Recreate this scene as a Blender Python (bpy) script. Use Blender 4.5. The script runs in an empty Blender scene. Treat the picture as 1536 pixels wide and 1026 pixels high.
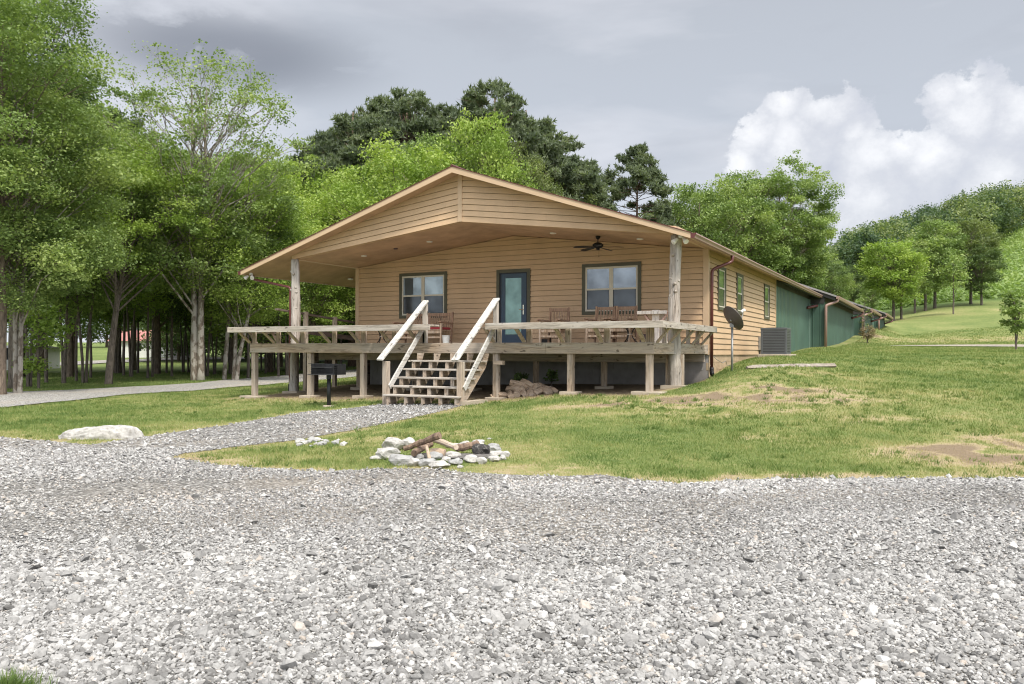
import bpy, bmesh, math, random
import numpy as np
from mathutils import Vector, Matrix
from mathutils.geometry import delaunay_2d_cdt
R = math.radians
SC = bpy.context.scene
COL = SC.collection

# ------------------------------------------------------------------ camera
# world: x = along the porch wall (right +), y = depth of the house (away from the lawn +), z up, 0 = porch floor
CF, CX, CH, YAW, ROLL = 1228.6, 768.0, 528.6, 0.4829, 0.0032
CP = Vector((5.254, -20.68, -0.2165))
cam = bpy.data.objects.new('camera', bpy.data.cameras.new('camera')); COL.objects.link(cam)
cam.data.sensor_width = 36; cam.data.lens = CF / 1536 * 36
cam.data.shift_y = (CH - 513) / 1536
cam.data.clip_start = 0.05; cam.data.clip_end = 5000
cam.matrix_world = Matrix.Translation(CP) @ Matrix.Rotation(YAW, 4, 'Z') @ Matrix.Rotation(R(90), 4, 'X') @ Matrix.Rotation(ROLL, 4, 'Z')
SC.camera = cam

# ------------------------------------------------------------------ sky and sun
SUN_EL, SUN_AZ = 55, 128           # azimuth: clockwise from +y
sd = Vector((math.sin(R(SUN_AZ)) * math.cos(R(SUN_EL)), math.cos(R(SUN_AZ)) * math.cos(R(SUN_EL)), math.sin(R(SUN_EL))))
sun = bpy.data.objects.new('sun', bpy.data.lights.new('sun', 'SUN')); COL.objects.link(sun)
sun.data.energy = 2.1; sun.data.angle = R(8); sun.data.color = (1, .93, .82)
sun.rotation_euler = sd.to_track_quat('Z', 'Y').to_euler()
SC.view_settings.view_transform = 'Standard'; SC.view_settings.look = 'None'
SC.cycles.filter_width = 1.1
SC.view_settings.exposure = 0.9; SC.view_settings.gamma = 1


def pix_ray(x, y):
    dx, dy = x - CX, y - CH
    X = (dx * math.cos(ROLL) + dy * math.sin(ROLL)) / CF
    Z = -(-dx * math.sin(ROLL) + dy * math.cos(ROLL)) / CF
    c, s = math.cos(YAW), math.sin(YAW)
    return Vector((X * c - s, X * s + c, Z))


W = bpy.data.worlds.new('World'); SC.world = W; W.use_nodes = True
nt = W.node_tree; nt.nodes.clear()


def N(nt, typ, **kw):
    n = nt.nodes.new(typ)
    for k, v in kw.items():
        if k.startswith('i_'):
            key = k[2:]
            n.inputs[int(key) if key.isdigit() else key].default_value = v
        else:
            setattr(n, k, v)
    return n


def ramp(nt, fac, stops, interp='LINEAR'):
    n = nt.nodes.new('ShaderNodeValToRGB'); n.color_ramp.interpolation = interp
    el = n.color_ramp.elements
    while len(el) < len(stops): el.new(.5)
    for e, (p, c) in zip(el, stops):
        e.position = p
        e.color = (c, c, c, 1) if isinstance(c, (int, float)) else (*c, 1)
    if fac is not None: nt.links.new(fac, n.inputs[0])
    return n.outputs[0]


def mth(nt, op, a, b=None, c=None, clamp=False):
    n = nt.nodes.new('ShaderNodeMath'); n.operation = op; n.use_clamp = clamp
    for i, v in enumerate((a, b, c)):
        if v is None: continue
        if isinstance(v, (int, float)): n.inputs[i].default_value = v
        else: nt.links.new(v, n.inputs[i])
    return n.outputs[0]


def mixc(nt, fac, a, b, mode='MIX'):
    n = nt.nodes.new('ShaderNodeMix'); n.data_type = 'RGBA'; n.blend_type = mode
    for key, v in ((0, fac), (6, a), (7, b)):
        if isinstance(v, (int, float)): n.inputs[key].default_value = v
        elif isinstance(v, tuple): n.inputs[key].default_value = (*v, 1)
        else: nt.links.new(v, n.inputs[key])
    return n.outputs[2]


def noise(nt, vec, scale, detail=3, rough=.55, dist=0.0, out=0):
    n = nt.nodes.new('ShaderNodeTexNoise')
    n.inputs['Scale'].default_value = scale; n.inputs['Detail'].default_value = detail
    n.inputs['Roughness'].default_value = rough; n.inputs['Distortion'].default_value = dist
    if vec is not None: nt.links.new(vec, n.inputs['Vector'])
    return n.outputs[out]


def mapping(nt, vec, scale=(1, 1, 1), loc=(0, 0, 0), rot=(0, 0, 0)):
    n = nt.nodes.new('ShaderNodeMapping')
    n.inputs['Scale'].default_value = scale; n.inputs['Location'].default_value = loc; n.inputs['Rotation'].default_value = rot
    nt.links.new(vec, n.inputs['Vector'])
    return n.outputs[0]


def build_sky():
    L = nt.links.new
    tc = N(nt, 'ShaderNodeTexCoord'); d = tc.outputs['Generated']
    sky = N(nt, 'ShaderNodeTexSky', sky_type='NISHITA', sun_disc=False, sun_elevation=R(SUN_EL), sun_rotation=R(SUN_AZ))
    bg1 = N(nt, 'ShaderNodeBackground', i_Strength=.1); L(sky.outputs[0], bg1.inputs[0])
    sep = N(nt, 'ShaderNodeSeparateXYZ'); L(d, sep.inputs[0]); z = sep.outputs[2]
    # layered grey overcast
    base = ramp(nt, z, [(0, (.60, .65, .70)), (.10, (.50, .54, .595)), (.22, (.385, .41, .455)), (.42, (.345, .365, .40)), (.56, (.66, .66, .68)), (1, (.86, .86, .87))])  # top stops, above the view, are raised as fill light
    n1 = noise(nt, mapping(nt, d, (1.2, 1.2, 5)), 2.2, 5, .5, .3)
    c = mixc(nt, mth(nt, 'MULTIPLY', ramp(nt, n1, [(.42, 0), (.60, 1)]), .75), base, (.50, .51, .545))
    n2 = noise(nt, mapping(nt, d, (1, 1, 2.4), (3.1, 1.7, .4)), 6.5, 7, .58, .5)
    n3 = noise(nt, mapping(nt, d, (1, 1, 4), (1.1, 4.7, 2.4)), 3.4, 6, .55, .3)
    c = mixc(nt, mth(nt, 'MULTIPLY', ramp(nt, n3, [(.50, 0), (.68, 1)]), .32), c, (.29, .30, .335))
    # darker streak of cloud, upper left
    dc = pix_ray(330, 78).normalized()
    vm = N(nt, 'ShaderNodeVectorMath', operation='SUBTRACT'); L(d, vm.inputs[0]); vm.inputs[1].default_value = dc
    vs = mapping(nt, vm.outputs[0], (1, 1, 3.6))
    ln = N(nt, 'ShaderNodeVectorMath', operation='LENGTH'); L(vs, ln.inputs[0])
    streak = mth(nt, 'MULTIPLY', ramp(nt, ln.outputs['Value'], [(.04, 1), (.23, 0)], 'EASE'), ramp(nt, n2, [(.40, .1), (.54, 1)]))
    c = mixc(nt, mth(nt, 'MULTIPLY', streak, .8), c, (.15, .16, .185))
    # cumulus bank on the right
    blobs = [(1188, 168, 48), (1150, 225, 66), (1255, 190, 66), (1120, 262, 42), (1215, 262, 92), (1320, 265, 78), (1290, 212, 36),
             (1370, 238, 50), (1425, 158, 44), (1462, 142, 38), (1478, 205, 80), (1560, 210, 90), (1420, 262, 75), (1530, 300, 90), (1650, 230, 120),
             (1330, 330, 90), (1700, 330, 130), (1225, 318, 50), (1850, 240, 150)]
    nA = noise(nt, mapping(nt, d, (1, 1, 1)), 9, 6, .6)
    nB = noise(nt, mapping(nt, d, (1, 1, 1.2), (5, 2, 1)), 30, 7, .66)
    wob = mth(nt, 'ADD', mth(nt, 'MULTIPLY', mth(nt, 'SUBTRACT', nA, .5), .085), mth(nt, 'MULTIPLY', mth(nt, 'SUBTRACT', nB, .5), .05))
    acc = None; light = None
    sdir = Vector((.55, 0, .8))
    for bx, by, r in blobs:
        u = pix_ray(bx, by); sc = u.length; u.normalize(); rr = r / CF / sc
        v1 = N(nt, 'ShaderNodeVectorMath', operation='DISTANCE'); L(d, v1.inputs[0]); v1.inputs[1].default_value = u
        h = mth(nt, 'SUBTRACT', rr, v1.outputs['Value'])
        u2 = (u + Vector((-.25 * rr, 0, .42 * rr)))
        v2 = N(nt, 'ShaderNodeVectorMath', operation='DISTANCE'); L(d, v2.inputs[0]); v2.inputs[1].default_value = u2
        h2 = mth(nt, 'DIVIDE', mth(nt, 'SUBTRACT', rr, v2.outputs['Value']), rr)
        acc = h if acc is None else mth(nt, 'SMOOTH_MAX', acc, h, .012)
        light = h2 if light is None else mth(nt, 'MAXIMUM', light, h2)
    e = mth(nt, 'ADD', acc, wob)
    mask = ramp(nt, mth(nt, 'MULTIPLY_ADD', e, 10, .5), [(.5, 0), (.55, .82), (.66, 1)])
    sh = mth(nt, 'ADD', mth(nt, 'MULTIPLY', light, .55), mth(nt, 'MULTIPLY', nB, .75))
    sh = mth(nt, 'ADD', sh, mth(nt, 'MULTIPLY', mth(nt, 'SUBTRACT', .055, mth(nt, 'ABSOLUTE', e)), 3.0))
    cc = ramp(nt, mth(nt, 'SUBTRACT', sh, mth(nt, 'MULTIPLY', nA, .35)), [(.22, (.395, .41, .465)), (.52, (.485, .495, .53)), (.85, (.69, .69, .70))])
    c = mixc(nt, mth(nt, 'MULTIPLY', mask, .92), c, cc)
    # added fill: overcast raised round the sun, behind the camera and overhead
    dt = N(nt, 'ShaderNodeVectorMath', operation='DOT_PRODUCT'); L(d, dt.inputs[0]); dt.inputs[1].default_value = sd
    c = mixc(nt, 1.0, c, mth(nt, 'ADD', .97, mth(nt, 'MULTIPLY', mth(nt, 'MAXIMUM', mth(nt, 'SUBTRACT', dt.outputs['Value'], .28), 0.0), 2.6)), 'MULTIPLY')
    bg2 = N(nt, 'ShaderNodeBackground', i_Strength=.86); L(c, bg2.inputs[0])
    mx = N(nt, 'ShaderNodeMixShader', i_0=.93); L(bg1.outputs[0], mx.inputs[1]); L(bg2.outputs[0], mx.inputs[2])
    out = N(nt, 'ShaderNodeOutputWorld'); L(mx.outputs[0], out.inputs[0])


build_sky()

# ------------------------------------------------------------------ naming / building helpers


def tag(o, label, cat, group=None, kind=None):
    if label: o['label'] = label
    if cat: o['category'] = cat
    if group: o['group'] = group
    if kind: o['kind'] = kind
    return o


def thing(name, label, cat, loc=(0, 0, 0), rz=0.0, group=None):
    o = bpy.data.objects.new(name, None); COL.objects.link(o)
    o.empty_display_size = .2
    o.location = loc; o.rotation_euler = (0, 0, rz)
    return tag(o, label, cat, group)


def wloc(o):
    l = Vector((0, 0, 0))
    while o is not None:
        l = l + o.location; o = o.parent
    return l


class MB:
    def __init__(s): s.v = []; s.f = []

    def add(s, vs, fs):
        n = len(s.v); s.v += [tuple(p) for p in vs]; s.f += [tuple(i + n for i in f) for f in fs]; return s

    def box(s, x0, x1, y0, y1, z0, z1):
        x0, x1 = min(x0, x1), max(x0, x1); y0, y1 = min(y0, y1), max(y0, y1); z0, z1 = min(z0, z1), max(z0, z1)
        return s.add([(x0, y0, z0), (x1, y0, z0), (x1, y1, z0), (x0, y1, z0), (x0, y0, z1), (x1, y0, z1), (x1, y1, z1), (x0, y1, z1)],
                     [(3, 2, 1, 0), (4, 5, 6, 7), (0, 1, 5, 4), (1, 2, 6, 5), (2, 3, 7, 6), (3, 0, 4, 7)])

    def bar(s, p, q, w, h, up=(0, 0, 1)):
        """beam from p to q, w wide sideways, h along up"""
        p, q = Vector(p), Vector(q); d = (q - p).normalized(); up = Vector(up)
        a = d.cross(up)
        if a.length < 1e-4: a = d.cross(Vector((0, 1, 0)))
        a.normalize(); b = a.cross(d).normalized()
        a *= w / 2; b *= h / 2
        return s.add([p - a - b, p + a - b, p + a + b, p - a + b, q - a - b, q + a - b, q + a + b, q - a + b],
                     [(0, 1, 2, 3), (7, 6, 5, 4), (0, 4, 5, 1), (1, 5, 6, 2), (2, 6, 7, 3), (3, 7, 4, 0)])

    def prism(s, pts, off):
        """closed polygon pts extruded by vector off"""
        n = len(pts); off = Vector(off); P = [Vector(p) for p in pts]
        return s.add(P + [p + off for p in P], [tuple(range(n))[::-1], tuple(range(n, 2 * n))] + [(i, (i + 1) % n, n + (i + 1) % n, n + i) for i in range(n)])

    def tube(s, pts, rad, n=8, cap=True):
        P = [Vector(p) for p in pts]
        if isinstance(rad, (int, float)): rad = [rad] * len(P)
        base = len(s.v); ref = None
        for i, p in enumerate(P):
            d = (P[min(i + 1, len(P) - 1)] - P[max(i - 1, 0)]).normalized()
            if ref is None:
                ref = d.cross(Vector((0, 0, 1))) if abs(d.z) < .95 else d.cross(Vector((1, 0, 0)))
            a = (ref - d * ref.dot(d)).normalized(); ref = a; b = d.cross(a)
            for k in range(n):
                t = 2 * math.pi * k / n
                s.v.append(tuple(p + (a * math.cos(t) + b * math.sin(t)) * rad[i]))
        for i in range(len(P) - 1):
            for k in range(n):
                a0 = base + i * n + k; a1 = base + i * n + (k + 1) % n
                s.f.append((a0, a1, a1 + n, a0 + n))
        if cap:
            s.f.append(tuple(base + k for k in range(n))[::-1]); s.f.append(tuple(base + (len(P) - 1) * n + k for k in range(n)))
        return s

    def lathe(s, c, prof, n=20):
        base = len(s.v); c = Vector(c)
        for r, z in prof:
            for k in range(n):
                t = 2 * math.pi * k / n; s.v.append((c.x + r * math.cos(t), c.y + r * math.sin(t), c.z + z))
        for i in range(len(prof) - 1):
            for k in range(n):
                a0 = base + i * n + k; a1 = base + i * n + (k + 1) % n
                s.f.append((a0, a1, a1 + n, a0 + n))
        s.f.append(tuple(base + k for k in range(n))[::-1]); s.f.append(tuple(base + (len(prof) - 1) * n + k for k in range(n)))
        return s

    def build(s, name, mat, parent=None, world=True, bevel=0, smooth=False, origin=None):
        off = Vector((0, 0, 0))
        if parent is not None and world: off = wloc(parent)
        if parent is None and origin is not None: off = Vector(origin)
        me = bpy.data.meshes.new(name)
        me.from_pydata([tuple(Vector(p) - off) for p in s.v], [], s.f)
        me.materials.append(mat)
        bm = bmesh.new(); bm.from_mesh(me); bmesh.ops.recalc_face_normals(bm, faces=bm.faces); bm.to_mesh(me); bm.free()
        o = bpy.data.objects.new(name, me); COL.objects.link(o)
        if parent is not None: o.parent = parent
        elif origin is not None: o.location = origin
        if smooth:
            for p in me.polygons: p.use_smooth = True
        if bevel:
            m = o.modifiers.new('bevel', 'BEVEL'); m.width = bevel; m.segments = 1; m.limit_method = 'ANGLE'
        return o


def np_mesh(name, V, F, mat, attr=None):
    """V (n,3), F (m,k) numpy, k constant"""
    me = bpy.data.meshes.new(name)
    V = np.ascontiguousarray(V, dtype=np.float32); F = np.ascontiguousarray(F, dtype=np.int32)
    m, k = F.shape
    me.vertices.add(len(V)); me.vertices.foreach_set('co', V.ravel())
    me.loops.add(m * k); me.loops.foreach_set('vertex_index', F.ravel())
    me.polygons.add(m); me.polygons.foreach_set('loop_start', np.arange(m, dtype=np.int32) * k)
    me.polygons.foreach_set('loop_total', np.full(m, k, dtype=np.int32))
    me.polygons.foreach_set('use_smooth', np.zeros(m, dtype=bool))
    me.update(calc_edges=True)
    if attr:
        for an, av in attr.items():
            a = me.attributes.new(an, 'FLOAT', 'POINT'); a.data.foreach_set('value', np.ascontiguousarray(av, dtype=np.float32))
    me.materials.append(mat)
    return me


def vn(x, y, seed=0):
    """smooth value noise 0..1"""
    xi = np.floor(x).astype(np.int64); yi = np.floor(y).astype(np.int64); xf = x - xi; yf = y - yi
    def h(a, b):
        n = (a * 374761393 + b * 668265263 + seed * 974634777) & 0x7fffffff
        n = ((n ^ (n >> 13)) * 1274126177) & 0x7fffffff
        return ((n ^ (n >> 16)) & 0xffff) / 65535.0
    u = xf * xf * (3 - 2 * xf); w = yf * yf * (3 - 2 * yf)
    return (h(xi, yi) * (1 - u) + h(xi + 1, yi) * u) * (1 - w) + (h(xi, yi + 1) * (1 - u) + h(xi + 1, yi + 1) * u) * w


def fbm(x, y, seed=0, o=4):
    s = 0; a = .5; t = 0
    for i in range(o):
        s = s + a * vn(x * 2 ** i, y * 2 ** i, seed + i); t += a; a *= .5
    return s / t

# ------------------------------------------------------------------ materials


def mat_new(name):
    m = bpy.data.materials.new(name); m.use_nodes = True; t = m.node_tree; t.nodes.clear()
    o = N(t, 'ShaderNodeOutputMaterial'); b = N(t, 'ShaderNodeBsdfPrincipled'); t.links.new(b.outputs[0], o.inputs[0])
    return m, t, b


def bump(t, b, h, strength=.4, dist=.01):
    n = N(t, 'ShaderNodeBump', i_Strength=strength, i_Distance=dist); t.links.new(h, n.inputs['Height']); t.links.new(n.outputs[0], b.inputs['Normal'])


def m_plain(name, col, rough=.6, metal=0, var=.18, scale=3, bmp=.1, spec=.5, dirt=None):
    m, t, b = mat_new(name); tc = N(t, 'ShaderNodeTexCoord').outputs['Object']
    n = noise(t, tc, scale, 5, .6)
    f = ramp(t, n, [(.3, 1 - var), (.7, 1 + var * .4)])
    c = mixc(t, 1.0, tuple(col), f, 'MULTIPLY')
    if dirt:
        c = mixc(t, mth(t, 'MULTIPLY', ramp(t, noise(t, tc, scale * 2.3, 6, .65), [(.5, 0), (.72, 1)]), dirt[1]), c, dirt[0])
    t.links.new(c, b.inputs['Base Color'])
    b.inputs['Roughness'].default_value = rough; b.inputs['Metallic'].default_value = metal; b.inputs['Specular IOR Level'].default_value = spec
    if bmp: bump(t, b, noise(t, tc, scale * 14, 4, .6), bmp, .01)
    return m


def m_wood(name, col, dark, axis='x', grey=(.42, .40, .37), gf=.5, rough=.8, white=0):
    """weathered timber with grain along one axis, knots and checks"""
    m, t, b = mat_new(name); tc = N(t, 'ShaderNodeTexCoord').outputs['Object']
    sc = {'x': (.7, 9, 9), 'y': (9, .7, 9), 'z': (9, 9, .7)}[axis]
    v = mapping(t, tc, sc)
    g = noise(t, v, 2.3, 7, .68, 1.4)
    c = mixc(t, ramp(t, g, [(.36, 0), (.56, 1)]), tuple(q * .72 for q in dark), col)
    c = mixc(t, ramp(t, noise(t, mapping(t, tc, tuple(q * .5 for q in sc), (4, 9, 2)), 2.0, 5, .6), [(.52, 0), (.68, .7)]), c, tuple(min(.8, q * 1.25 + .05) for q in grey))
    c = mixc(t, mth(t, 'MULTIPLY', ramp(t, noise(t, mapping(t, tc, tuple(.25 * q + .4 for q in sc)), 1.1, 4, .6), [(.38, 0), (.62, 1)]), gf), c, grey)
    kn = noise(t, mapping(t, tc, {'x': (1, 2.6, 2.6), 'y': (2.6, 1, 2.6), 'z': (2.6, 2.6, 1)}[axis], (7, 3, 5)), 4.3, 2, .5)
    c = mixc(t, mth(t, 'MULTIPLY', ramp(t, kn, [(.655, 0), (.71, 1)]), .8), c, tuple(q * .28 for q in dark))
    ck = noise(t, mapping(t, tc, tuple(q * (3 if q > 1 else .5) for q in sc)), 3, 4, .5, .6)
    ckr = ramp(t, ck, [(.31, 1), (.39, 0)])
    c = mixc(t, mth(t, 'MULTIPLY', ckr, .6), c, tuple(q * .3 for q in dark))
    if white: c = mixc(t, mth(t, 'MULTIPLY', ramp(t, g, [(.3, .35), (.5, 1)]), white), c, (.80, .80, .78))
    t.links.new(c, b.inputs['Base Color']); b.inputs['Roughness'].default_value = rough
    bump(t, b, g, .5, .006)
    return m


def m_glass(name, col, metal=.55, rough=.04):
    m, t, b = mat_new(name); tc = N(t, 'ShaderNodeTexCoord').outputs['Object']
    n = noise(t, tc, 1.6, 3)
    c = mixc(t, ramp(t, n, [(.35, 0), (.65, 1)]), tuple(q * .5 for q in col), tuple(col))  # uneven reflection put into the glass colour as random patches
    t.links.new(c, b.inputs['Base Color']); b.inputs['Metallic'].default_value = metal; b.inputs['Roughness'].default_value = rough
    bump(t, b, noise(t, tc, .9, 2), .03, .05)
    return m


M = {}
M['siding'] = m_plain('tan_siding_paint', (.555, .385, .235), .55, var=.14, scale=.9, bmp=.05, dirt=((.42, .295, .185), .4))
M['trim'] = m_plain('tan_trim_paint', (.56, .405, .265), .5, var=.10, scale=1.2, bmp=.03)
M['ceiling'] = m_plain('stained_plywood', (.46, .305, .195), .7, var=.3, scale=1.3, bmp=.05, dirt=((.30, .19, .12), .5))
M['block'] = m_plain('grey_block', (.30, .285, .275), .9, var=.3, scale=2, bmp=.3)
M['blocktan'] = m_plain('tan_painted_block', (.46, .34, .22), .8, var=.25, scale=2.2, bmp=.3, dirt=((.28, .2, .13), .6))
M['olive'] = m_plain('olive_trim', (.085, .082, .052), .55, var=.2, scale=4)
M['cream'] = m_plain('cream_vinyl', (.58, .54, .45), .45, var=.08)
M['doorblue'] = m_plain('blue_door_paint', (.032, .062, .105), .4, var=.15)
M['brass'] = m_plain('brushed_nickel', (.75, .70, .6), .25, .9, var=.05, bmp=0)
M['gutter'] = m_plain('red_brown_metal', (.115, .032, .028), .38, .0, var=.15, bmp=.02)
M['gutterpale'] = m_plain('tan_pink_metal', (.29, .185, .155), .4, 0, var=.12, bmp=.02)
M['roof'] = m_plain('roof_metal', (.15, .10, .08), .45, .3, var=.15)
M['soffitshade'] = m_plain('dark_soffit_and_shade', (.035, .033, .03), .7, var=.3)  # soffits, and the bands that paint shade under the eaves
M['roofedge'] = m_plain('pale_roof_edge', (.30, .29, .28), .5, .3, var=.15)
M['white'] = m_plain('white_plastic', (.72, .71, .68), .4, var=.08)
M['black'] = m_plain('black_metal', (.018, .017, .018), .45, .5, var=.3)
M['grill'] = m_plain('grey_black_steel', (.05, .052, .055), .5, .6, var=.35, scale=6)
M['acgrey'] = m_plain('unit_grey_paint', (.105, .112, .12), .45, .3, var=.1)
M['acdark'] = m_plain('coil_dark', (.012, .012, .013), .7)
M['dish'] = m_plain('dish_grey', (.115, .098, .09), .5, .1, var=.25, scale=4)
M['galv'] = m_plain('galvanised_pipe', (.36, .36, .35), .45, .6, var=.2, scale=6)
M['concrete'] = m_plain('concrete_pad', (.42, .36, .28), .9, var=.25, scale=5, bmp=.4)
M['teak'] = m_wood('teak_slats', (.36, .225, .145), (.19, .115, .075), 'z', (.32, .23, .17), .3)
M['teakpale'] = m_wood('pale_teak', (.55, .40, .27), (.36, .24, .15), 'z', (.5, .42, .34), .3)
M['cushion'] = m_plain('red_cushion', (.33, .035, .045), .85, var=.25, scale=8, bmp=.3)
M['iron'] = m_plain('dark_iron', (.035, .032, .03), .5, .6, var=.2)
M['tablewhite'] = m_wood('whitewashed_board', (.74, .66, .56), (.52, .42, .34), 'z', (.7, .62, .56), .4, white=.25)
M['tablepink'] = m_wood('pinkish_board', (.56, .36, .29), (.42, .25, .2), 'x', (.6, .45, .38), .4)
M['bucket'] = m_plain('pale_bucket', (.62, .64, .62), .5, var=.1)
M['brownbox'] = m_plain('plum_box', (.10, .065, .07), .7, var=.1)
WC, WD = (.45, .35, .255), (.22, .155, .105)
for ax in 'xyz':
    M['deck' + ax] = m_wood('weathered_timber_' + ax, WC, WD, ax, (.37, .335, .29), .6)
    M['rail' + ax] = m_wood('bleached_timber_' + ax, (.42, .365, .30), (.21, .17, .13), ax, (.43, .405, .37), .65)
M['handrail'] = m_wood('whitened_handrail', (.50, .48, .44), (.24, .215, .18), 'y', (.52, .51, .49), .6)
M['oldwood'] = m_wood('dark_old_timber', (.12, .085, .062), (.055, .035, .028), 'y', (.15, .12, .10), .5)
M['log'] = m_wood('peeled_cedar_log', (.36, .31, .26), (.12, .09, .065), 'z', (.43, .41, .38), .6)
M['pine_beam'] = m_plain('green_metal_siding', (.062, .118, .088), .4, .0, var=.25, scale=.8)
M['soil'] = m_plain('soil', (.18, .125, .085), .95)


def m_attr(name, stops, rough=.85, trans=0.0, tcol=None, bscale=0, var=None):
    m, t, b = mat_new(name)
    a = N(t, 'ShaderNodeAttribute', attribute_name='cv')
    c = ramp(t, a.outputs['Fac'], stops)
    if var:
        tc = N(t, 'ShaderNodeTexCoord').outputs['Object']
        c = mixc(t, 1.0, c, ramp(t, noise(t, tc, var[0], 4, .6), [(.3, 1 - var[1]), (.7, 1 + var[1] * .5)]), 'MULTIPLY')
    t.links.new(c, b.inputs['Base Color']); b.inputs['Roughness'].default_value = rough
    b.inputs['Specular IOR Level'].default_value = .25
    if trans:
        tr = N(t, 'ShaderNodeBsdfTranslucent'); t.links.new(mixc(t, 1.0, c, tcol or (1.1, 1.2, .6), 'MULTIPLY'), tr.inputs[0])
        mx = N(t, 'ShaderNodeMixShader', i_0=trans); t.links.new(b.outputs[0], mx.inputs[1]); t.links.new(tr.outputs[0], mx.inputs[2])
        o = [n for n in t.nodes if n.type == 'OUTPUT_MATERIAL'][0]; t.links.new(mx.outputs[0], o.inputs[0])
    return m


M['stone'] = m_attr('gravel_stone', [(0, (.12, .117, .112)), (.3, (.25, .246, .238)), (.6, (.405, .40, .387)), (.9, (.59, .583, .562)), (1, (.36, .315, .27))], .9, var=(60, .25))
M['grass'] = m_attr('grass_blade', [(0, (.10, .16, .042)), (.3, (.185, .245, .075)), (.55, (.31, .315, .125)), (.8, (.46, .40, .22)), (1, (.30, .225, .14))], .8, .3)
LEAF = {
    'leaf_bright': [(0, (.13, .205, .04)), (.5, (.245, .345, .075)), (1, (.40, .48, .13))],
    'leaf_mid': [(0, (.095, .15, .05)), (.5, (.20, .28, .092)), (1, (.37, .44, .155))],
    'leaf_dark': [(0, (.055, .085, .035)), (.5, (.10, .15, .055)), (1, (.18, .24, .09))],
    'leaf_olive': [(0, (.09, .125, .045)), (.5, (.165, .205, .075)), (1, (.28, .32, .13))],
    'needle': [(0, (.07, .095, .06)), (.5, (.14, .175, .105)), (1, (.27, .31, .18))],
    'leaf_hill': [(0, (.05, .09, .055)), (.5, (.12, .175, .08)), (1, (.28, .32, .13))],
    'leaf_brown': [(0, (.16, .12, .07)), (.5, (.26, .205, .12)), (1, (.36, .30, .19))],
    'vine': [(0, (.12, .19, .06)), (.5, (.22, .31, .10)), (1, (.38, .46, .18))],
}
for k, s_ in LEAF.items(): M[k] = m_attr(k, s_, .55, .38)


def m_bark(name, col, dark, patch=None):
    m, t, b = mat_new(name); tc = N(t, 'ShaderNodeTexCoord').outputs['Object']
    n = noise(t, mapping(t, tc, (7, 7, 1.6)), 2.5, 6, .65, .5)
    c = mixc(t, ramp(t, n, [(.35, 0), (.62, 1)]), dark, col)
    if patch:
        c = mixc(t, ramp(t, noise(t, mapping(t, tc, (2.6, 2.6, 1.3)), 2.0, 4, .6), [(.47, 0), (.53, 1)]), c, patch)
    t.links.new(c, b.inputs['Base Color']); b.inputs['Roughness'].default_value = .9
    bump(t, b, n, .8, .03)
    return m


M['bark'] = m_bark('grey_brown_bark', (.20, .155, .115), (.07, .052, .04))
M['bark_dark'] = m_bark('dark_bark', (.17, .14, .115), (.055, .043, .035))
M['bark_pale'] = m_bark('sycamore_bark', (.20, .165, .13), (.09, .07, .052), (.33, .305, .265))
M['bark_pine'] = m_bark('pine_bark', (.20, .13, .09), (.07, .05, .04))


def m_ground():
    m, t, b = mat_new('lawn_and_soil'); tc = N(t, 'ShaderNodeTexCoord').outputs['Object']
    a = N(t, 'ShaderNodeAttribute', attribute_name='dry').outputs['Fac']
    f = noise(t, tc, 5.5, 6, .7); g = noise(t, tc, .45, 4, .6); h = noise(t, tc, 42, 3, .7)
    k = mth(t, 'ADD', mth(t, 'ADD', a, mth(t, 'MULTIPLY', mth(t, 'SUBTRACT', f, .5), 1.15)), mth(t, 'MULTIPLY', mth(t, 'SUBTRACT', g, .5), .30))
    c = ramp(t, k, [(.0, (.10, .15, .045)), (.28, (.18, .22, .07)), (.5, (.29, .28, .12)), (.72, (.40, .325, .20)), (.95, (.235, .18, .12))])
    c = mixc(t, 1.0, c, ramp(t, h, [(.3, .65), (.7, 1.25)]), 'MULTIPLY')
    t.links.new(c, b.inputs['Base Color']); b.inputs['Roughness'].default_value = .95; b.inputs['Specular IOR Level'].default_value = .15
    bump(t, b, mth(t, 'ADD', h, mth(t, 'MULTIPLY', f, .8)), .7, .05)
    return m


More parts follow.
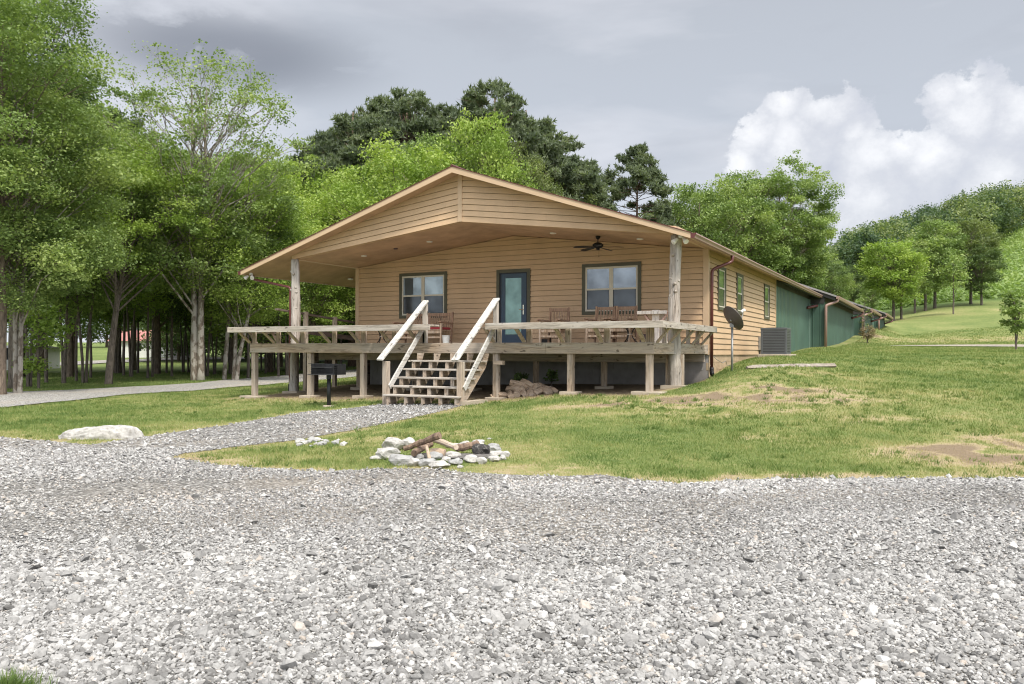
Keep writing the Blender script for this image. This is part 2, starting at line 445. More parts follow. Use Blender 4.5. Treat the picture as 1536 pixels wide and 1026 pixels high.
def m_gravel(name, tint=(1, 1, 1), sc=26):
    m, t, b = mat_new(name); tc = N(t, 'ShaderNodeTexCoord').outputs['Object']
    w = mixc(t, .06, tc, noise(t, tc, 12, 2, .5, 0, 1))
    def vor(s, feat='F1'):
        v = N(t, 'ShaderNodeTexVoronoi', feature=feat); v.inputs['Scale'].default_value = s; t.links.new(w, v.inputs['Vector']); return v
    v1 = vor(sc); v2 = vor(sc * 2.1)
    s1 = N(t, 'ShaderNodeSeparateColor'); t.links.new(v1.outputs['Color'], s1.inputs[0])
    s2 = N(t, 'ShaderNodeSeparateColor'); t.links.new(v2.outputs['Color'], s2.inputs[0])
    k = mth(t, 'ADD', mth(t, 'MULTIPLY', s1.outputs[0], .6), mth(t, 'MULTIPLY', s2.outputs[0], .4))
    c = ramp(t, k, [(.1, (.17, .162, .148)), (.45, (.31, .298, .275)), (.8, (.46, .447, .42)), (1, (.58, .565, .54))])
    edge = ramp(t, v1.outputs['Distance'], [(.25, 1), (.62, .42)])
    c = mixc(t, 1.0, c, edge, 'MULTIPLY')
    big = noise(t, mapping(t, tc, (1, 1, 1)), .35, 5, .6)
    c = mixc(t, mth(t, 'MULTIPLY', ramp(t, big, [(.48, 0), (.66, 1)]), .35), c, (.33, .28, .22))
    c = mixc(t, 1.0, c, tint, 'MULTIPLY')
    t.links.new(c, b.inputs['Base Color']); b.inputs['Roughness'].default_value = .95; b.inputs['Specular IOR Level'].default_value = .2
    bump(t, b, mth(t, 'SUBTRACT', 1.0, mth(t, 'ADD', v1.outputs['Distance'], mth(t, 'MULTIPLY', v2.outputs['Distance'], .5))), .9, .03)
    return m


M['ground'] = m_ground(); M['gravel'] = m_gravel('crushed_gravel'); M['gravelpale'] = m_gravel('pale_gravel', (1.5, 1.5, 1.5), 30)
M['rock'] = m_plain('pale_limestone', (.50, .485, .455), .9, var=.35, scale=9, bmp=.9, dirt=((.20, .185, .16), .9))
M['rockdark'] = m_plain('grey_limestone', (.36, .36, .35), .9, var=.4, scale=8, bmp=.6, dirt=((.13, .12, .115), .8))
M['firewood'] = m_wood('split_firewood', (.46, .33, .22), (.27, .18, .12), 'x', (.45, .38, .31), .5)
M['barklog'] = m_bark('rotten_log_bark', (.26, .18, .125), (.08, .052, .04))
M['char'] = m_plain('charred_wood', (.045, .042, .04), .9, var=.5, scale=14, bmp=.8, dirt=((.35, .33, .3), .6))

# ------------------------------------------------------------------ terrain
_c, _s = math.cos(YAW), math.sin(YAW)


def to_XY(x, y):
    dx = x - CP.x; dy = y - CP.y
    return dx * _c + dy * _s, -dx * _s + dy * _c


def pt(px, py, Y):
    """world point seen at photo pixel px,py at depth Y"""
    r = pix_ray(px, py); return CP + r * Y


CTRL = []
def cw(u, v, z): X, Y = to_XY(u, -v); CTRL.append((X / Y, math.log(Y), z))
def cp_(px, py, Y): p = pt(px, py, Y); CTRL.append(((px - CX) / CF, math.log(Y), p.z))
def cx(px, Y, z): CTRL.append(((px - CX) / CF, math.log(Y), z))
for px in (-300, 0, 400, 800, 1200, 1536, 1900):
    cx(px, 2.5, -1.84); cx(px, 5.5, -1.76)
for px, z in ((-300, -1.68), (100, -1.64), (400, -1.6), (800, -1.56), (1200, -1.52), (1536, -1.5), (1900, -1.45)): cx(px, 9, z)
for a_ in [(.2, 12.8, -1.52), (-6.2, 12.4, -1.57), (-7.35, 5.8, -1.49), (-11.18, 4.47, -1.46), (-9.18, 4.47, -1.39), (-7.47, 4.47, -1.35), (-5.6, 5.9, -1.38), (-3.7, 5.95, -1.335),
           (-3.7, 4.47, -1.29), (-1.86, 4.47, -1.11), (-.09, 4.47, -1.07), (0, 2.83, -.98), (-10.92, 2.83, -1.38), (-11.1, 0, -1.24), (-6, 0, -1.14), (-2.9, 0, -1.07), (-.3, .2, -1.02),
           (.45, -.2, -.64), (.8, .9, -.66), (1.4, 2.17, -.66), (1.2, 3.4, -.86), (1.5, 5, -1.08), (3, 7, -1.22), (.1, -9.56, -.30), (.9, -4, -.29), (.63, -18, .08), (.63, -32, .87),
           (1.03, -42.4, 1.58), (1.27, -49.6, 1.98), (-11.5, -9, -1.15), (-12, -20, -1.0), (-12, -40, -.5), (-13, -60, 0.2), (-5, -5, -.9), (-5, -20, -.5), (-5, -40, .6)]: cw(*a_)
for px in (1300, 1430, 1560, 1800):
    for Y, z in ((13, -1.2), (17, -.85), (21, -.62), (28, -.2), (36, .03), (41.5, .25)): cx(px, Y, z)
for px, py, Y in ((1350, 477, 90), (1400, 464, 95), (1455, 457, 97), (1536, 450, 100), (1700, 430, 105), (1900, 420, 110), (1536, 385, 170), (1700, 350, 170), (1400, 424, 170), (1900, 300, 170),
                  (1900, 250, 260), (1536, 336, 260), (1430, 358, 260), (1330, 390, 260), (1200, 440, 260), (1000, 480, 260), (700, 505, 260), (300, 514, 260), (0, 514, 260), (-400, 512, 260), (1250, 470, 120), (1000, 510, 120)):
    cp_(px, py, Y)
for px, Y, z in ((1350, 60, 1.2), (1450, 60, 1.5), (1600, 60, 1.9), (1900, 60, 2.2), (1350, 48, .55), (1536, 48, .65), (1800, 48, .8)): cx(px, Y, z)
for px, py, Y in ((0, 613, 19), (0, 590, 27), (200, 592, 25), (300, 586, 28), (300, 573, 34), (430, 570, 41), (200, 561, 50), (100, 546, 90), (200, 541, 100), (100, 523, 165), (350, 541, 95), (-300, 640, 15), (-300, 590, 30), (-300, 545, 90), (500, 541, 90), (640, 540, 70)):
    cp_(px, py, Y)
for px in (-400, 300, 1000, 1536, 1900): CTRL.append(((px - CX) / CF, math.log(1200), {1000: 12, 1536: 46, 1900: 60}.get(px, 5)))
CT = np.array(CTRL)
_S = np.array([2.6, 1.0])
_P = CT[:, :2] * _S
def _k(A, B): return np.sqrt(((A[:, None, :] - B[None, :, :]) ** 2).sum(-1) + .0025)
_n = len(_P)
_A = np.zeros((_n + 3, _n + 3)); _A[:_n, :_n] = -_k(_P, _P) + np.eye(_n) * .004; _A[:_n, _n] = 1; _A[:_n, _n + 1:] = _P; _A[_n:, :_n] = _A[:_n, _n:].T
_zz = np.sign(CT[:, 2]) * np.log1p(np.abs(CT[:, 2]))
_Wt = np.linalg.solve(_A, np.concatenate([_zz, np.zeros(3)]))


def hgt(x, y):
    """terrain height at world x,y (arrays)"""
    x = np.atleast_1d(np.asarray(x, float)); y = np.atleast_1d(np.asarray(y, float))
    X, Y = to_XY(x, y); Y = np.maximum(Y, 2.5)
    q = np.stack([np.clip(X / np.maximum(Y, 7), -1.3, 1.3), np.log(np.minimum(Y, 1200))], -1) * _S
    o = np.empty(len(q))
    for i in range(0, len(q), 20000):
        b = q[i:i + 20000]; o[i:i + 20000] = -_k(b, _P) @ _Wt[:_n] + _Wt[_n] + b @ _Wt[_n + 1:]
    return np.sign(o) * np.expm1(np.abs(o))


def h1(x, y): return float(hgt(x, y)[0])


_TS = np.concatenate([np.arange(3, 30, .05), np.geomspace(30, 900, 900)])
def gp(px, py):
    """where the ray of photo pixel px,py meets the terrain"""
    r = pix_ray(px, py); P = np.array(CP)[None] + _TS[:, None] * np.array(r)[None]
    d = P[:, 2] - hgt(P[:, 0], P[:, 1]); i = int(np.argmax(d < 0))
    if d[i] >= 0: i = len(d) - 1
    if i == 0: i = 1
    f = d[i - 1] / (d[i - 1] - d[i] + 1e-9); p = P[i - 1] * (1 - f) + P[i] * f
    return Vector((p[0], p[1], h1(p[0], p[1])))


def in_poly(x, y, poly):
    c = np.zeros(len(x), bool); n = len(poly)
    for i in range(n):
        x1, y1 = poly[i][0], poly[i][1]; x2, y2 = poly[(i + 1) % n][0], poly[(i + 1) % n][1]
        if y1 == y2: continue
        k = ((y1 > y) != (y2 > y)) & (x < (x2 - x1) * (y - y1) / (y2 - y1) + x1); c ^= k
    return c


def rough_edge(poly, step=.35, amp=.10, seed=0):
    out = []
    for i in range(len(poly)):
        a = Vector(poly[i][:2]); b = Vector(poly[(i + 1) % len(poly)][:2]); L = (b - a).length; n = max(1, min(400, int(L / step)))
        d = (b - a) / max(L, 1e-6); nn = Vector((-d.y, d.x))
        for k in range(n):
            p = a + (b - a) * k / n
            w = float(fbm(np.array([p.x * 1.3]), np.array([p.y * 1.3]), seed, 4)[0]) - .5
            out.append(p + nn * w * 2 * amp * min(1, (L / 1.0)))
    return out


# gravel areas, outlined on the ground
top = [(-500, 650), (-150, 654), (0, 656), (60, 663), (140, 668), (190, 659), (260, 649), (330, 640), (400, 628), (470, 617), (560, 608), (578, 606), (694, 607),
       (650, 621), (600, 631), (540, 643), (480, 654), (430, 662), (350, 671), (275, 681), (258, 687), (300, 695), (380, 703), (480, 709), (560, 705), (640, 704),
       (700, 710), (760, 713), (850, 715), (905, 713), (960, 721), (1010, 727), (1060, 724), (1130, 721), (1300, 718), (1450, 719), (1620, 718), (2100, 716)]
lot = [gp(*q).to_2d() for q in top]
def camxy(X, Y): return Vector((CP.x + X * _c - Y * _s, CP.y + X * _s + Y * _c))
lot += [camxy(14, 3), camxy(16, -14), camxy(-16, -14), camxy(-14, 3)]
LOT = rough_edge(lot, .3, .13, 3)
lane = [(-400, 640), (-150, 624), (0, 613), (100, 603), (200, 592), (300, 586), (400, 578), (430, 575), (520, 567), (570, 561), (600, 553), (560, 552), (480, 559), (430, 563), (370, 568), (300, 575), (200, 581), (100, 586), (20, 589), (-150, 597), (-400, 606)]
LANE = rough_edge([gp(*q).to_2d() for q in lane], .5, .22, 9)
farlane = [(-300, 562), (40, 551), (160, 545), (250, 541), (400, 539), (400, 536.5), (250, 537.5), (160, 541), (40, 545), (-300, 553)]
FARLANE = rough_edge([gp(*q).to_2d() for q in farlane], 2, .3, 5)
rroad = [pt(x, 520, Y).to_2d() for x, Y in ((1335, 39.0), (1400, 38.2), (1536, 37.4), (1900, 36), (1900, 41), (1536, 41), (1400, 40.3), (1335, 39.4))]
RROAD = rough_edge(rroad, 1, .25, 6)


def sheet(name, poly, mat, lift, cell, kind='structure'):
    xs = [p[0] for p in poly]; ys = [p[1] for p in poly]
    gx, gy = np.meshgrid(np.arange(min(xs), max(xs), cell), np.arange(min(ys), max(ys), cell)); gx = gx.ravel(); gy = gy.ravel()
    k = in_poly(gx, gy, poly); gx, gy = gx[k], gy[k]
    pts = [Vector((p[0], p[1])) for p in poly] + [Vector((a, b)) for a, b in zip(gx, gy)]
    n = len(poly)
    r = delaunay_2d_cdt(pts, [], [list(range(n))], 1, 1e-4)
    v = np.array([(p.x, p.y) for p in r[0]]); z = hgt(v[:, 0], v[:, 1]) + lift
    me = bpy.data.meshes.new(name); me.from_pydata([(a, b, c_) for (a, b), c_ in zip(v, z)], [], [tuple(f) for f in r[2]])
    me.materials.append(mat); me.polygons.foreach_set('use_smooth', [True] * len(me.polygons))
    o = bpy.data.objects.new(name, me); COL.objects.link(o); o['kind'] = kind
    bm = bmesh.new(); bm.from_mesh(me)
    for f in bm.faces:
        if f.normal.z < 0: f.normal_flip()
    bm.to_mesh(me); bm.free()
    return o


sheet('gravel_lot', LOT, M['gravel'], .009, .35)
sheet('gravel_lane', LANE, M['gravelpale'], .03, .9)
sheet('far_road', FARLANE, M['gravelpale'], .08, 4)
M['hillroad'] = m_gravel('dusty_track', (1.45, 1.36, 1.22), 18)
sheet('hill_road', RROAD, M['hillroad'], .04, 1.2)

# dry / bare patches on the ground: (px, py, rx, ry in metres, strength)
PATCH = []
for px, py, rx, ry, st in ((1060, 603, 2.0, .8, .85), (1150, 586, 1.7, .6, .8), (1000, 622, 1.3, .5, .5), (900, 608, 1.2, .5, .35), (1470, 684, 1.2, .55, .7), (1410, 672, .8, .3, .5), (1545, 662, .9, .5, .7), (1560, 690, .8, .5, .5), (1240, 600, 1.0, .3, .5), (1330, 628, 1.2, .2, .35), (1180, 618, .8, .2, .4),
                           (1130, 655, .45, .2, .35), (1215, 560, 1.2, .6, .35), (1120, 571, 1.2, .5, .4), (600, 655, 1.0, .4, .25), (320, 690, 1.1, .3, .45), (790, 705, 1.3, .25, .45), (80, 662, 1.6, .25, .55), (1000, 722, 1.5, .2, .45),
                           (1180, 716, 1.5, .16, .35), (30, 597, 1.6, 1.6, .75), (1370, 512, 6, 2.5, .3), (1500, 508, 6, 3, .35), (1240, 515, 1.0, 2.0, .5), (230, 570, 8, 6, .15), (560, 650, 1.4, .5, .15),
                           (270, 640, .9, .3, .2), (440, 600, 1.6, .7, .2), (820, 640, 1.5, .8, .2), (1075, 556, .35, 1.0, .5), (1300, 500, 1.2, 3, .4), (1440, 470, 14, 5, .25), (780, 684, .5, .5, .4)):
    p = gp(px, py); PATCH.append((p.x, p.y, rx, ry, st))


def dryness(x, y):
    X0, Y0 = to_XY(x, y)
    d = .17 + .50 * (fbm(x * .55, y * .55, 11, 4) - .30) + .22 * (fbm(x * 2.4, y * 2.4, 21, 3) - .5)
    wv = np.clip((fbm(x * 3.4, y * 3.4, 91, 4) - .27) * 2.6, .0, 1.15)
    for a, b, rx, ry, st in PATCH:
        Xa, Ya = to_XY(a, b)
        q = ((X0 - Xa) / rx) ** 2 + ((Y0 - Ya) / ry) ** 2
        d = d + st * np.exp(-q * .8) * wv
    ud = (x > -11.4) & (x < .05) & (y > -4.75) & (y < .1)
    d = np.where(ud, .95, d)
    d = np.where((x > -11.9) & (x < .2) & (y > -5.2) & (y < 0), np.maximum(d, .6), d)
    lawn = (X0 < -9) & (Y0 > 30); d = np.where(lawn, d * .6, d)
    return d


def edge_near(x, y, poly, r=.35):
    """1 next to a polygon's outline, fading over r metres"""
    P = np.array([(p[0], p[1]) for p in poly]); o = np.zeros(len(x))
    for i in range(0, len(x), 4000):
        d = np.sqrt(((np.stack([x[i:i + 4000], y[i:i + 4000]], -1)[:, None] - P[None]) ** 2).sum(-1)).min(1)
        o[i:i + 4000] = np.clip(1 - d / r, 0, 1)
    return o


def axis(dense0, dense1, st, lo, hi, g=1.09):
    a = list(np.arange(dense0, dense1, st)); s = st; x = a[-1]
    while x < hi: s *= g; x += s; a.append(x)
    s = st; x = a[0]; b = []
    while x > lo: s *= g; x -= s; b.append(x)
    return np.array(b[::-1] + a)


def ground():
    ax = axis(-22, 22, .32, -1600, 1600); ay = axis(-4, 42, .32, -300, 2500)
    GX, GY = np.meshgrid(ax, ay)
    x = CP.x + GX * _c - GY * _s; y = CP.y + GX * _s + GY * _c
    x = x.ravel(); y = y.ravel(); z = hgt(x, y)
    w, h = len(ax), len(ay)
    i = np.arange(w * h).reshape(h, w)
    F = np.stack([i[:-1, :-1], i[:-1, 1:], i[1:, 1:], i[1:, :-1]], -1).reshape(-1, 4)
    z += .03 * (fbm(x * .8, y * .8, 5, 3) - .5) * (np.hypot(x - CP.x, y - CP.y) > 26)
    dr = dryness(x, y)
    near = np.hypot(x - CP.x, y - CP.y) < 22
    en = np.zeros(len(x)); en[near] = edge_near(x[near], y[near], LOT, .5); dr = dr + en * .35
    X, Y = to_XY(x, y)
    dr = np.where((Y > 104) & (X > 0), -.05, dr)
    me = np_mesh('ground', np.stack([x, y, z], -1), F, M['ground'], {'dry': dr})
    me.polygons.foreach_set('use_smooth', np.ones(len(F), bool))
    o = bpy.data.objects.new('ground', me); COL.objects.link(o); o['kind'] = 'structure'


ground()

# ------------------------------------------------------------------ house
W0 = 11.14                       # porch wall length
VF, VD = 2.83, 4.47              # log-post line and deck edge, metres in front of the wall
ZB, ZM = 2.42, 3.10              # beam underside at the posts / at the middle
ER, EL, ZRT, ZLT, ZA = .465, 1.62, 2.3875, 2.136, 4.43
RK = .463                        # rake overhang
UM = -W0 / 2
SR, SL = (ZA - ZRT) / (ER - UM), (ZA - ZLT) / (W0 + EL + UM)
def zroof(u): return ZA - (u - UM) * SR if u > UM else ZA + (u - UM) * SL


house = thing('house', 'tan lap-sided cabin with low gable porch roof, blue glass door and red-brown gutters', 'house', (UM, 0, -1.1))


def clip(poly, f):
    out = []
    for i in range(len(poly)):
        a, b = poly[i], poly[(i + 1) % len(poly)]; fa, fb = f(a), f(b)
        if fa >= 0: out.append(a)
        if (fa >= 0) != (fb >= 0):
            t = fa / (fa - fb); out.append((a[0] + (b[0] - a[0]) * t, a[1] + (b[1] - a[1]) * t))
    return out


def lap(mb, poly, P, e=.148, slope=0., z0=-.26, d=.024, rnd=None):
    """lap siding over polygon poly in (s,z); P(s,z,depth)->3d"""
    zs = [p[1] - slope * p[0] for p in poly]; k0 = int(math.floor((min(zs) - z0) / e)); k1 = int(math.ceil((max(zs) - z0) / e))
    for k in range(k0, k1):
        lo = z0 + k * e
        q = clip(poly, lambda p: p[1] - slope * p[0] - lo)
        if len(q) < 3: continue
        q = clip(q, lambda p: lo + e - .013 - (p[1] - slope * p[0]))
        if len(q) < 3: continue
        s_lo, s_hi = min(p[0] for p in q), max(p[0] for p in q); off = (k * 1.37 + 7.1 * slope) % 3.66; cuts = []
        j_ = math.floor((s_lo - off) / 3.66)
        while off + j_ * 3.66 < s_hi:
            cc = off + j_ * 3.66; j_ += 1
            if s_lo + .15 < cc < s_hi - .15: cuts.append(cc)
        if cuts:
            ed = [s_lo - 1] + cuts + [s_hi + 1]
            for a_, b_ in zip(ed[:-1], ed[1:]):
                pc = clip(clip(q, lambda p: p[0] - a_ - .0025), lambda p: b_ - .0025 - p[0])
                if len(pc) > 2: _board(mb, pc, P, e, slope, lo, d)
            continue
        _board(mb, q, P, e, slope, lo, d)


def _board(mb, q, P, e, slope, lo, d):
        t = [(p[1] - slope * p[0] - lo) / e for p in q]
        vs = [P(p[0], p[1], d * (1 - tt) + .002) for p, tt in zip(q, t)]
        mb.add(vs, [tuple(range(len(vs)))])
        low = [p for p, tt in zip(q, t) if tt < 1e-4]
        if len(low) >= 2:
            low.sort(); a, b = low[0], low[-1]
            mb.add([P(a[0], a[1], 0), P(b[0], b[1], 0), P(b[0], b[1], d + .002), P(a[0], a[1], d + .002)], [(0, 1, 2, 3)])


PF = lambda s, z, d: (s, -d, z)                 # porch wall
PS = lambda s, z, d: (d, s, z)                  # side wall, s = y
PG = lambda s, z, d: (s, -VF - .05 - d, z)      # gable
L1 = 9.56
mb = MB()
fw = [(-W0, -.26), (0, -.26), (0, ZB), (UM, ZM), (-W0, ZB)]
def lap_open(mb, poly, P, opens):
    """lap siding round rectangular openings"""
    xs = sorted({p[0] for p in poly} | {o[0] for o in opens} | {o[1] for o in opens}); lo = min(p[0] for p in poly); hi = max(p[0] for p in poly)
    xs = [lo] + [x for x in sorted({o[0] for o in opens} | {o[1] for o in opens})] + [hi]
    for a, b in zip(xs[:-1], xs[1:]):
        band = clip(clip(poly, lambda p: p[0] - a), lambda p: b - p[0]); o = [q for q in opens if abs(q[0] - a) < 1e-6]
        if not o: lap(mb, band, P); continue
        o = o[0]
        up = clip(band, lambda p: p[1] - o[3]); dn = clip(band, lambda p: o[2] - p[1])
        if len(up) > 2: lap(mb, up, P)
        if len(dn) > 2: lap(mb, dn, P)
lap_open(mb, fw, PF, [(-9.45, -7.79, .84, 2.157), (-6.05, -5.03, -.01, 2.12), (-3.395, -1.775, .84, 2.157)]); mb.add([PF(*p, -.022) for p in fw], [tuple(range(5))])
mb.build('porch_wall', M['siding'], house)
mb = MB(); sw = [(0, -.26), (L1, -.26), (L1, ZB), (0, ZB)]
lap_open(mb, sw, PS, [(1.0, 1.84, .95, 2.08), (3.24, 4.04, .95, 2.08), (7.38, 8.26, .95, 2.08)]); mb.add([PS(*p, -.022) for p in sw], [(0, 1, 2, 3)])
mb.build('side_wall', M['siding'], house)
MB().box(-W0, -W0 - .01, 0, L1 + 8, -.26, ZB + .1).build('far_side_wall', M['siding'], house)
# gable, boards parallel to the bent bottom chord
for side in (0, 1):
    sl = (ZM - ZB) / (0 - UM) * (1 if side == 0 else -1)
    mb = MB()
    if side == 0:
        g = [(-W0, ZB), (UM, ZM), (UM, ZA - .12), (-W0, max(ZB + .02, zroof(-W0) - .12))]
        zz = ZB + sl * W0
    else:
        g = [(UM, ZM), (0, ZB), (0, max(ZB + .02, zroof(0) - .12)), (UM, ZA - .12)]
        zz = ZB
    lap(mb, g, PG, .15, sl, zz, .022); mb.add([PG(*p, -.022) for p in g], [(0, 1, 2, 3)])
    mb.prism([(p[0], -VF + .05, p[1]) for p in (g[0], g[1], (g[1][0], g[1][1] + .2), (g[0][0], g[0][1] + .12))], (0, .02, 0))
    # bottom chord trim board
    a, b = g[0], g[1]
    mb.prism([(a[0], -VF - .05, a[1]), (b[0], -VF - .05, b[1]), (b[0], -VF - .05, b[1] + .14), (a[0], -VF - .05, a[1] + .14)], (0, -.019, 0)) if False else None
    mb.build('gable', M['siding'], house)
MB().box(UM - .062, UM + .062, -VF - .05, -VF - .085, ZM - .004, ZA - .13).build('gable_trim', M['trim'], house)
# corner boards
mb = MB(); mb.prism([(-.105, -.034, -.26), (.034, -.034, -.26), (.034, .10, -.26), (0, .10, -.26), (0, 0, -.26), (-.105, 0, -.26)], (0, 0, ZB + .26)); mb.build('corner_trim', M['trim'], house)
MB().box(-W0 - .03, -W0 + .10, -.034, 0, -.26, ZB).build('corner_trim', M['trim'], house)
MB().box(0, .032, L1 - .09, L1, -.26, ZB).build('corner_trim', M['trim'], house)
# side beams from the log posts back to the wall, front beam soffit
for x in (-.07, -W0 - .07): MB().box(x, x + .14, -VF - .04, -.036, ZB, ZB + .17).build('porch_beam', M['trim'], house)
# ceiling
mb = MB()
for a, b in (((-W0, ZB), (UM, ZM)), ((UM, ZM), (0, ZB))):
    n = 4
    for i in range(n):
        u0 = a[0] + (b[0] - a[0]) * i / n; u1 = a[0] + (b[0] - a[0]) * (i + 1) / n
        z0 = a[1] + (b[1] - a[1]) * i / n; z1 = a[1] + (b[1] - a[1]) * (i + 1) / n
        mb.prism([(u0 + .003, 0, z0 + .012), (u1 - .003, 0, z1 + .012), (u1 - .003, 0, z1 + .03), (u0 + .003, 0, z0 + .03)], (0, -VF - .04, 0))
mb.build('porch_ceiling', M['ceiling'], house)
# roof: two slopes
LR = 18.9
roofo = MB()
for u0, u1 in ((UM, ER), (-W0 - EL, UM)):
    z0, z1 = zroof(u0), zroof(u1)
    roofo.prism([(u0, -VF - RK, z0), (u1, -VF - RK, z1), (u1, -VF - RK, z1 - .02), (u0, -VF - RK, z0 - .02)], (0, LR + VF + RK, 0))
roof = roofo.build('roof', M['roof'], house)
mb = MB()
mb2 = MB()
for u0, u1 in ((UM, ER - .03), (-W0 - EL + .03, UM)):
    z0, z1 = zroof(u0) - .022, zroof(u1) - .022
    mb.prism([(u0, -VF - RK + .03, z0 - .10), (u1, -VF - RK + .03, z1 - .10), (u1, -VF - RK + .03, z1), (u0, -VF - RK + .03, z0)], (0, L1 + VF + RK - .03, 0))
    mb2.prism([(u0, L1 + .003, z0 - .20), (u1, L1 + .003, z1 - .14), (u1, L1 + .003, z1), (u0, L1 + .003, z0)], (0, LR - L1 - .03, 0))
mb.build('soffit', M['ceiling'], house); mb2.build('rear_soffit', M['soffitshade'], house)
# rake fascia boards
for u0, u1 in ((-W0 - EL, UM), (UM, ER)):
    mb = MB(); z0, z1 = zroof(u0) - .012, zroof(u1) - .012; th = .145; t0 = .11 if u0 < UM - 1 else th
    tz0, tz1 = (.12, .15) if u0 < UM - .1 else (.15, .12)
    mb.prism([(u0, -VF - RK - .004, z0), (u1, -VF - RK - .004, z1), (u1, -VF - RK - .004, z1 - tz1), (u0, -VF - RK - .004, z0 - tz0)], (0, .032, 0))
    mb.build('rake_fascia', M['trim'], roof)
mb = MB()
for u0, u1 in ((-W0 - EL - .02, UM), (UM, ER + .02)):
    z0, z1 = zroof(u0) + .002, zroof(u1) + .002
    mb.prism([(u0, -VF - RK - .02, z0), (u1, -VF - RK - .02, z1), (u1, -VF - RK - .02, z1 - .018), (u0, -VF - RK - .02, z0 - .018)], (0, .05, 0))
mb.tube([(UM, -VF - RK - .025, ZA + .012), (UM, 6, ZA + .012)], .03, 6)
mb.build('drip_edge', M['gutter'], roof)
# eave fascia + gutters
for x, s, mt in ((ER, 1, 'gutterpale'), (-W0 - EL, -1, 'gutter')):
    z = zroof(x)
    y0, y1 = -VF - RK + .005, (LR if s > 0 else 16)
    mb = MB()
    prof = [(0, -.02), (.115, -.02), (.12, -.05), (.09, -.085), (.085, -.125), (0, -.125)]
    mb.prism([(x + s * a, y0, z + b) for a, b in prof], (0, y1 - y0, 0))
    g = mb.build('gutter', M[mt], house)
    MB().prism([(x + s * a * 1.03, y0 - .008, z + b * 1.03) for a, b in prof], (0, .007, 0)).build('gutter_end_cap', M['gutter'], g)
    MB().box(x - s * .022, x - s * .001, y0 + .03, y1, z - .13, z - .022).build('eave_fascia', M['trim'], house)


def pipe(mb, pts, w=.075, d=.055):
    """smoothly bent round-cornered pipe"""
    P = [Vector(p) for p in pts]; out = [P[0]]
    for i in range(1, len(P) - 1):
        a, b, c = P[i - 1], P[i], P[i + 1]; r = min(.09, (a - b).length / 2.2, (c - b).length / 2.2)
        p0 = b + (a - b).normalized() * r; p1 = b + (c - b).normalized() * r
        for k in range(5):
            t = k / 4; out.append(p0 * (1 - t) ** 2 + b * 2 * t * (1 - t) + p1 * t * t)
    out.append(P[-1]); mb.tube(out, w / 2, 10); return mb


mb = pipe(MB(), [(.52, .45, 2.28), (.52, .45, 2.12), (.09, .10, 1.90), (.09, .08, 1.7), (.09, .08, -.60)], .085)
ds = mb.build('downspout', M['gutter'], house, smooth=True)
mb = pipe(MB(), [(.09, .08, -.58), (.09, .08, -.70), (.14, -.05, -.76)], .11); mb.build('drain_adapter', M['black'], ds, smooth=True)
mb = pipe(MB(), [(-12.62, -2.95, 2.02), (-12.60, -2.95, 1.90), (-11.22, -2.9, 1.62), (-11.22, -2.9, 1.3), (-11.22, -2.9, -1.18)], .075)
ds = mb.build('downspout', M['gutter'], house, smooth=True)
pipe(MB(), [(-11.22, -2.9, -1.14), (-11.22, -2.9, -1.44)], .11).build('drain_adapter', M['black'], ds, smooth=True)
# foundation
mb = MB(); mb.box(-W0 + .02, -.02, .02, .2, -1.6, -.262)
for k in range(7):
    for i in range(28):
        u0 = -W0 + .02 + i * .4 + (.2 if k % 2 else 0)
        if u0 + .392 > -.02: continue
        mb.box(u0 + .004, u0 + .396, .012, .03, -1.66 + k * .2 + .004, -1.66 + k * .2 + .196)
mb.build('foundation', M['block'], house)
mb = MB(); mb.box(-.2, -.025, .21, L1, -1.6, -.262)
for k in range(6):
    for i in range(24):
        y0 = .01 + i * .4 + (.2 if k % 2 else 0)
        if y0 + .4 < L1: mb.box(-.03, -.012, y0 + .004, y0 + .396, -1.46 + k * .2 + .004, min(-.263, -1.46 + k * .2 + .196))
mb.build('side_foundation', M['blocktan'], house)


